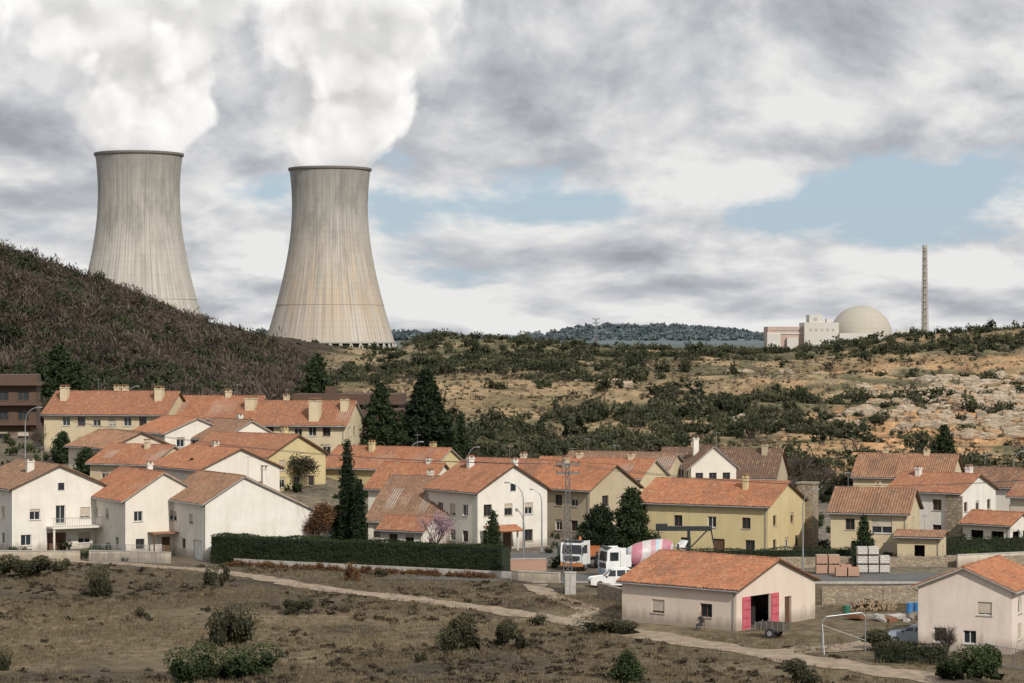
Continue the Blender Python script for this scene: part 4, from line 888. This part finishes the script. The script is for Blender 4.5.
def cab_parts(e,x0,paint,stripe):
    mb=MB(); prof=[(x0,.7),(x0-.05,1.6),(x0+.12,2.75),(x0+.4,2.95),(x0+1.9,2.95),(x0+1.95,.7)]
    mb.prism(prof,-1.2,1.2,0); mb.obj('cab',paint,e,bevel=.07)
    mb=MB()
    mb.add([(x0-.055,-1.05,1.7),(x0-.055,1.05,1.7),(x0+.095,1.05,2.62),(x0+.095,-1.05,2.62)],[(0,1,2,3)],0)
    mb.box(x0-.09,x0-.04,-.9,.9,1.0,1.5,1); mb.box(x0-.12,x0+.1,-1.2,1.2,.45,.8,2)
    for s in(-1,1):
        mb.box(x0+.3,x0+1.2,s*1.205-.01,s*1.205+.01,1.75,2.6,0); mb.box(x0+1.4,x0+1.42,s*1.21-.01,s*1.21+.01,.8,2.7,1)
        mb.box(x0-.14,x0-.1,s*.9-.2,s*.9+.2,.85,1.05,3); mb.box(x0-.25,x0-.1,s*1.38-.12,s*1.38+.12,1.8,2.5,1)
        mb.cyl((x0+.1,s*1.15,2.4),(x0-.18,s*1.38,2.4),.02,.02,4,1)
    mb.box(x0+.05,x0+.55,-1.1,1.1,2.97,3.1,1)
    mb.obj('windscreen_grille_mirrors',[GLASS,DMETAL,stripe,FRAMEW],e)
e=empty('cement_mixer_truck',(ex(643,240),240,.06),.30)
cab_parts(e,-4.2,WPAINT,mat_plain('pale_blue',(.25,.38,.5),.4))
mb=MB(); mb.box(-4.1,4.2,-.45,.45,.75,1.05,0); mb.box(-2.15,-1.6,-1.0,1.0,1.05,2.3,1)
for xw in(-3.3,-1.7,1.4,2.8):
    for s in(-1,1): wheel(mb,xw,s*1.0,.5,.34,2,3); 
    for s in(-1,1):
        mb.box(xw-.62,xw+.62,s*1.0-.22,s*1.0+.22,1.06,1.12,0)
mb.box(3.0,4.0,-.9,.9,1.05,1.9,0); mb.box(3.3,3.5,-.9,-.75,1.9,3.2,0); mb.box(3.3,3.5,.75,.9,1.9,3.2,0)
mb.prism([(3.6,2.9),(4.3,3.5),(4.6,3.5),(4.2,2.8)],-.55,.55,1); mb.prism([(4.1,2.3),(4.9,1.5),(5.0,1.6),(4.3,2.5)],-.3,.3,1)
mb.cyl((-1.75,-.7,1.75),(-1.75,.7,1.75),.5,.5,16,1)
for i in range(7): mb.box(4.15,4.3,-1.05,-.75,.9+i*.32,.94+i*.32,3)
mb.obj('chassis_wheels_hopper',[DMETAL,WPAINT,RUBBER,METAL],e)
m,nt,bs=newmat('striped_drum'); v=TC(nt); s3=nt.nodes.new('ShaderNodeSeparateXYZ'); nt.links.new(v,s3.inputs[0])
ang=M(nt,'DIVIDE',M(nt,'ARCTAN2',s3.outputs[1],s3.outputs[0]),2*math.pi); f=M(nt,'FRACT',M(nt,'ADD',M(nt,'ADD',ang,M(nt,'MULTIPLY',s3.outputs[2],.30)),5.0))
cr=nt.nodes.new('ShaderNodeValToRGB'); cr.color_ramp.interpolation='CONSTANT'; nt.links.new(f,cr.inputs[0])
E=cr.color_ramp.elements; E[0].position=0; E[0].color=(.44,.14,.2,1); E[1].position=.34; E[1].color=(.52,.49,.49,1)
q=E.new(.62); q.color=(.46,.24,.29,1); q=E.new(.78); q.color=(.33,.45,.53,1); q=E.new(.88); q.color=(.52,.50,.50,1)
dn=NOISE(nt,v,3,4,.6); nt.links.new(MIX(nt,MR(nt,dn,.42,.72,0,.7),cr.outputs[0],(.3,.27,.25)),bs.inputs['Base Color']); bs.inputs['Roughness'].default_value=.5
mb=MB(); mb.lathe([(.02,-2.5),(.7,-2.48),(1.0,-2.2),(1.2,-1.3),(1.22,-.3),(1.1,.7),(.85,1.7),(.6,2.3),(.55,2.35),(.02,2.3)],32)
o=mb.obj('drum',m,e,smooth=True); o.location=(.75,0,2.45); o.rotation_euler=(0,math.radians(76),0)
e=empty('crane_truck',(ex(583,249),249,.06),1.15); cab_parts(e,-3,WPAINT,mat_plain('orange_paint',(.45,.17,.05),.4))
mb=MB(); mb.box(-3,4,-.45,.45,.75,1.05,0); mb.box(-1,4,-1.2,1.2,1.2,1.35,1); mb.box(-1,4,-1.2,-1.15,1.35,2.0,2); mb.box(-1,4,1.15,1.2,1.35,2.0,2); mb.box(3.95,4,-1.15,1.15,1.35,2,2)
for xw in(-2.1,1.4,2.7):
    for s in(-1,1): wheel(mb,xw,s*1.0,.5,.34,3,4)
mb.cyl((-.8,0,1.3),(-.8,0,3.3),.18,.15,8,2); mb.obj('flatbed',[DMETAL,FRAMEB,mat_plain('orange_bed',(.40,.14,.05),.5),RUBBER,METAL],e)
e=empty('concrete_pump_boom',(18.2,249,0)); mb=MB(); mb.box(-.6,.6,-.6,.6,0,1.3); mb.cyl((0,0,1.2),(0,0,4.0),.2,.16,8)
mb.box(-3.4,2.4,-.17,.17,3.9,4.4); mb.box(-3.4,-2.2,-.22,.22,4.42,4.65); mb.cyl((0.2,0,2.2),(1.9,0,3.95),.08,.08,6); mb.cyl((-3.2,0,3.95),(-2.6,0,1.9),.07,.07,6); mb.cyl((2.3,0,4.0),(2.6,0,2.4),.08,.08,6)
mb.obj('boom',mat_plain('black_paint',(.02,.025,.025),.4),e,bevel=.03)
e=empty('farm_trailer',(20.6,191.0,.05),-.5); mb=MB(); mb.box(-1.2,1.2,-.7,.7,.55,.65,0)
for s in(-1,1):
    mb.box(-1.2,1.2,s*.7-.02,s*.7+.02,.652,1.15,0); wheel(mb,.1,s*.85,.38,.18,1,2)
    for i in range(6): mb.box(-1.2+i*.47,-1.15+i*.47,s*.74-.02,s*.74+.02,.6,1.25,2)
mb.box(-1.2,-1.16,-.7,.7,.652,1.15,0); mb.box(1.16,1.2,-.7,.7,.652,1.15,0); mb.path([(-1.2,0,.58),(-2.3,0,.45)],.05,6,2); mb.obj('trailer',[mat_plain('rusty_dark',(.09,.075,.06),.8,.4),RUBBER,METAL],e)
mb=MB(); mb.path([(0,0,-.1),(0,0,2.4),(.3,0,2.75),(3.0,.5,3.0),(3.3,.5,2.7),(3.3,.5,-.1)],.045,8); mb.path([(0,0,2.1),(3.3,.5,.9)],.025,6); mb.path([(0,-1.2,-.1),(0,0,2.2),(0,1.2,-.1)],.035,6)
mb.obj('pipe_frame',METAL,loc=(23.3,181.5,0))
def stack(name,x,y,nx,nz,mat,w=1.1,h=.85):
    e=empty(name,(x,y,hz(x,y))); mb=MB(); 
    for i in range(nx):
        for k in range(nz if i%3!=2 else max(1,nz-1)):
            x0=i*(w+.12)+random.uniform(-.03,.03); z0=k*(h+.16)
            for s in range(3): mb.box(x0+s*w*.43,x0+s*w*.43+.1,-.5,.5,z0,z0+.12,1)
            mb.box(x0,x0+w,-.5+random.uniform(-.02,.02),.5,z0+.122,z0+.12+h,0)
    mb.obj('stacked_goods',[mat,FRAMEB],e,bevel=.02)
WRAP=mat_masonry('pale_block_pallet',(.45,.43,.4),(.56,.54,.5),(.28,.26,.24),1.0,.45,.22,False)
stack('brick_pallet',30.6,243.5,3,2,BRICK); stack('block_pallet',34.9,244.5,3,3,WRAP,1.0,.75); stack('brick_pallet',32.2,240.8,2,1,BRICK)
mb=MB()
for i in range(120):
    a=random.uniform(-.3,.3); px=random.uniform(-2.2,2.2); pz=.12+random.random()**1.6*1.0*(1-abs(px)/2.8); mb.cyl((px-.0,-.6+random.uniform(-.1,.1),pz),(px+math.sin(a)*1.1,.6,pz+random.uniform(-.08,.1)),.09,.08,7)
mb.obj('wood_pile',mat_plain('cut_logs',(.26,.19,.12),.9,.35,2),loc=(31,210,0))
def barrel(x,y,mat):
    mb=MB(); mb.lathe([(.01,0),(.28,0),(.3,.05),(.29,.28),(.31,.3),(.29,.32),(.29,.58),(.31,.6),(.29,.62),(.3,.85),(.27,.88),(.01,.87)],16); mb.obj('barrel',mat,loc=(x,y,hz(x,y)))
BL=mat_plain('blue_plastic',(.04,.18,.42),.4); barrel(34.2,208,BL); barrel(34.9,208.4,BL); barrel(28.5,206,mat_plain('green_plastic',(.03,.14,.09),.4))
def scrap(x,y,n,w):
    mb=MB()
    for i in range(n):
        Mx=Matrix.Translation((random.uniform(-w,w),random.uniform(-2,2),random.uniform(.05,.35)))@Matrix.Rotation(random.uniform(0,3),4,'Z')@Matrix.Rotation(random.uniform(-.3,.3),4,'X'); s=random.uniform(.15,.9)
        mb.box(-s,s,-.12-s*.3,.12+s*.3,-.06,.08+random.random()*.25,random.randrange(3),Mx)
    mb.obj('scrap_pile',[mat_plain('grey_boards',(.2,.18,.16),.9),mat_plain('rust',(.18,.08,.04),.9),CONC],loc=(x,y,0))
scrap(33,203,34,4.5); scrap(10.5,231,16,2); scrap(27,236,14,2)
mb=MB()
mb.cyl((0,0,0),(0,0,1.9),.03,.03,5); mb.cyl((5,1,0),(5,1,1.9),.03,.03,5); mb.path([(0,0,1.85),(2.5,.5,1.75),(5,1,1.85)],.012,4)
cols=[(.02,.15,.5),(.5,.5,.52),(.05,.3,.25)]
for i,(t,c_) in enumerate(zip((.2,.34,.5,.62,.78),(0,1,2,0,1))):
    p=Vector((5*t,1*t,1.77)); mb.box(p.x-.28,p.x+.28,p.y-.012,p.y+.012,p.z-.75,p.z,1+c_,None)
mb.obj('washing_line',[METAL]+[mat_plain('cloth%d'%i,c_,.9) for i,c_ in enumerate(cols)],loc=(34.5,199,0))

# ------------------------------------------------------------ seated person
def person(x,y,rot):
    e=empty('seated_person',(x,y,hz(x,y)),rot)
    J={'pel':(0,0,.52,.15),'sp':(0,.02,.75,.14),'ch':(0,0,.98,.155),'nk':(0,-.02,1.14,.06),'nk2':(0,-.04,1.20,.055),
       'shl':(.17,0,1.06,.07),'ell':(.24,-.08,.82,.048),'wrl':(.13,-.32,.74,.035),'hal':(.09,-.40,.72,.03),
       'shr':(-.17,0,1.06,.07),'elr':(-.24,-.08,.82,.048),'wrr':(-.13,-.32,.74,.035),'har':(-.09,-.40,.72,.03),
       'hil':(.1,-.05,.50,.1),'knl':(.14,-.46,.52,.065),'anl':(.14,-.44,.10,.042),'tol':(.15,-.62,.05,.035),
       'hir':(-.1,-.05,.50,.1),'knr':(-.14,-.46,.52,.065),'anr':(-.14,-.50,.10,.042),'tor':(-.15,-.68,.05,.035)}
    ed=[('pel','sp'),('sp','ch'),('ch','nk'),('nk','nk2'),('ch','shl'),('shl','ell'),('ell','wrl'),('wrl','hal'),('ch','shr'),('shr','elr'),('elr','wrr'),('wrr','har'),('pel','hil'),('hil','knl'),('knl','anl'),('anl','tol'),('pel','hir'),('hir','knr'),('knr','anr'),('anr','tor')]
    ks=list(J); me=bpy.data.meshes.new('body'); me.from_pydata([J[k][:3] for k in ks],[(ks.index(a),ks.index(b)) for a,b in ed],[])
    o=bpy.data.objects.new('body',me); COL.objects.link(o); o.parent=e
    o.modifiers.new('s','SKIN'); 
    for i,k in enumerate(ks): me.skin_vertices[0].data[i].radius=(J[k][3],J[k][3]*.85)
    me.skin_vertices[0].data[0].use_root=True; s=o.modifiers.new('u','SUBSURF'); s.levels=2; s.render_levels=2
    m,nt,bs=newmat('dark_clothes'); v=TC(nt); s3=nt.nodes.new('ShaderNodeSeparateXYZ'); nt.links.new(v,s3.inputs[0])
    c=MIX(nt,MR(nt,s3.outputs[2],.60,.62),(.03,.035,.06),(.035,.03,.03)); c=MIX(nt,MR(nt,s3.outputs[2],1.13,1.15),c,(.45,.27,.2)); nt.links.new(c,bs.inputs['Base Color']); bs.inputs['Roughness'].default_value=.9; me.materials.append(m)
    skin=mat_plain('skin',(.45,.27,.2),.6,.05); hair=mat_plain('hair',(.03,.02,.015),.8)
    mb=MB(); Mh=Matrix.Translation((0,-.06,1.33))
    mb.lathe([(.001,-.125),(.05,-.115),(.075,-.06),(.088,0),(.085,.06),(.06,.105),(.001,.125)],16,0,Mh)
    mb.lathe([(.094,.0),(.092,.065),(.066,.113),(.001,.135)],16,1,Matrix.Translation((0,-.045,1.335)))
    mb.cyl((0,-.14,1.335),(0,-.175,1.305),.012,.018,6,0); mb.box(-.03,.03,-.148,-.138,1.262,1.27,2)
    for s in(-1,1): mb.box(s*.032-.012,s*.032+.012,-.148,-.138,1.335,1.348,1); mb.cyl((s*.085,-.05,1.33),(s*.1,-.045,1.33),.03,.025,8,0)
    for s in(-1,1):
        for k in range(4): mb.path([(s*.09+(k-1.5)*.02,-.41,.73),(s*.09+(k-1.5)*.022,-.455,.72),(s*.09+(k-1.5)*.022,-.47-.006*(k%2),.685)],[.010,.009,.008],5,0)
        mb.path([(s*.07,-.38,.73),(s*.035,-.42,.735)],[.012,.010],5,0)
    mb.obj('head_and_hands',[skin,hair,PINKD],e,smooth=True)
    mb=MB(); mb.box(-.24,.24,-.22,.25,.38,.42)
    for a in(-.21,.21):
        for b in(-.2,.22): mb.cyl((a,b,0),(a,b,.38 if b<0 else .85),.02,.02,6)
    mb.box(-.22,.22,.2,.235,.62,.85); mb.obj('chair',FRAMEB,e)
person(ex(701,195.5),195.6,-.6)

# ------------------------------------------------------------ world, sun, camera
w=bpy.data.worlds.new('World'); scene.world=w; w.use_nodes=True; nt=w.node_tree
bg=nt.nodes['Background']; sky=nt.nodes.new('ShaderNodeTexSky'); sky.sky_type='NISHITA'; sky.sun_disc=False
SE,SA=36,152
sky.sun_elevation=math.radians(SE); sky.sun_rotation=math.radians(SA)
s3=nt.nodes.new('ShaderNodeSeparateXYZ'); nt.links.new(TC(nt,'Generated'),s3.inputs[0])
A=M(nt,'ARCTAN2',s3.outputs[0],s3.outputs[1]); Ee=M(nt,'MAXIMUM',s3.outputs[2],0.0)
yy=M(nt,'MULTIPLY',M(nt,'LOGARITHM',M(nt,'ADD',Ee,.05),math.e),.235)
def vec(dx,dy):
    cb=nt.nodes.new('ShaderNodeCombineXYZ'); nt.links.new(M(nt,'ADD',A,dx),cb.inputs[0]); nt.links.new(M(nt,'ADD',yy,dy),cb.inputs[1]); cb.inputs[2].default_value=1.37; return cb.outputs[0]
SC=10.5
def cl(dx,dy,det=10): return NOISE(nt,vec(dx,dy),SC,det,.55,.15)
n0=cl(0,0); n1=cl(.008,.024,7)
big=NOISE(nt,vec(3.1,.7),4.0,3,.5)
def blob(a0,e0,sa,se,tilt=0.0):
    da=M(nt,'DIVIDE',M(nt,'SUBTRACT',A,a0),sa); 
    de=M(nt,'DIVIDE',M(nt,'SUBTRACT',M(nt,'SUBTRACT',Ee,e0),M(nt,'MULTIPLY',M(nt,'SUBTRACT',A,a0),tilt)),se)
    r2=M(nt,'ADD',M(nt,'MULTIPLY',da,da),M(nt,'MULTIPLY',de,de)); return M(nt,'POWER',math.e,M(nt,'MULTIPLY',r2,-1.0))
gap=M(nt,'ADD',M(nt,'MULTIPLY',blob(.05,.054,.12,.012),.22),M(nt,'MULTIPLY',blob(.155,.064,.065,.022,.2),.24))
gap=M(nt,'ADD',gap,M(nt,'MULTIPLY',blob(-.11,.062,.03,.008),.17))
cov=M(nt,'SUBTRACT',M(nt,'ADD',n0,.12),gap)
mask=MR(nt,cov,.40,.52,0,1,True)
lit=M(nt,'MULTIPLY',M(nt,'SUBTRACT',n0,n1),3.3)
dark=M(nt,'ADD',M(nt,'MULTIPLY',blob(.035,.10,.07,.016),.15),M(nt,'MULTIPLY',blob(.2,.140,.09,.018),.22))
dark=M(nt,'ADD',dark,M(nt,'MULTIPLY',blob(-.15,.12,.10,.03),.14)); dark=M(nt,'ADD',dark,M(nt,'MULTIPLY',blob(.05,.068,.09,.006),.10))
bright=M(nt,'ADD',M(nt,'MULTIPLY',blob(.10,.11,.05,.016),.10),M(nt,'MULTIPLY',blob(.0,.02,.5,.034),.08))
edgeb=M(nt,'MULTIPLY',MR(nt,cov,.44,.56,.14,0),1.0)
br=M(nt,'ADD',M(nt,'ADD',M(nt,'ADD',.72,lit),M(nt,'SUBTRACT',bright,dark)),M(nt,'ADD',edgeb,M(nt,'MULTIPLY',M(nt,'SUBTRACT',big,.5),.2)))
cr=nt.nodes.new('ShaderNodeValToRGB'); nt.links.new(br,cr.inputs[0]); E=cr.color_ramp.elements
E[0].position=.15; E[0].color=(.34,.355,.39,1); E[1].position=1.0; E[1].color=(.82,.815,.80,1); q=E.new(.5); q.color=(.49,.505,.54,1); q=E.new(.74); q.color=(.65,.655,.67,1)
ten=MIX(nt,1.0,cr.outputs[0],(10,10,10),'MULTIPLY')
blue=MIX(nt,.80,sky.outputs[0],(4.2,5.4,6.6))
nt.links.new(MIX(nt,mask,blue,ten),bg.inputs['Color']); bg.inputs['Strength'].default_value=.1
sd=bpy.data.lights.new('sun','SUN'); sd.energy=3.8; sd.angle=math.radians(.6); sd.color=(1,.93,.83); so=bpy.data.objects.new('sun',sd); COL.objects.link(so)
az=math.radians(SA); el=math.radians(SE); dv=Vector((math.sin(az)*math.cos(el),math.cos(az)*math.cos(el),math.sin(el))); so.rotation_euler=dv.to_track_quat('Z','Y').to_euler(); so.location=(40,-60,80)
cam=bpy.data.cameras.new('camera'); cam.lens=36*F/1024; cam.sensor_width=36; cam.clip_start=1; cam.clip_end=30000
co=bpy.data.objects.new('camera',cam); COL.objects.link(co); co.location=(0,0,CZ); co.rotation_euler=(math.radians(90),0,0); scene.camera=co
scene.view_settings.view_transform='Standard'; scene.view_settings.look='None'; scene.view_settings.exposure=0
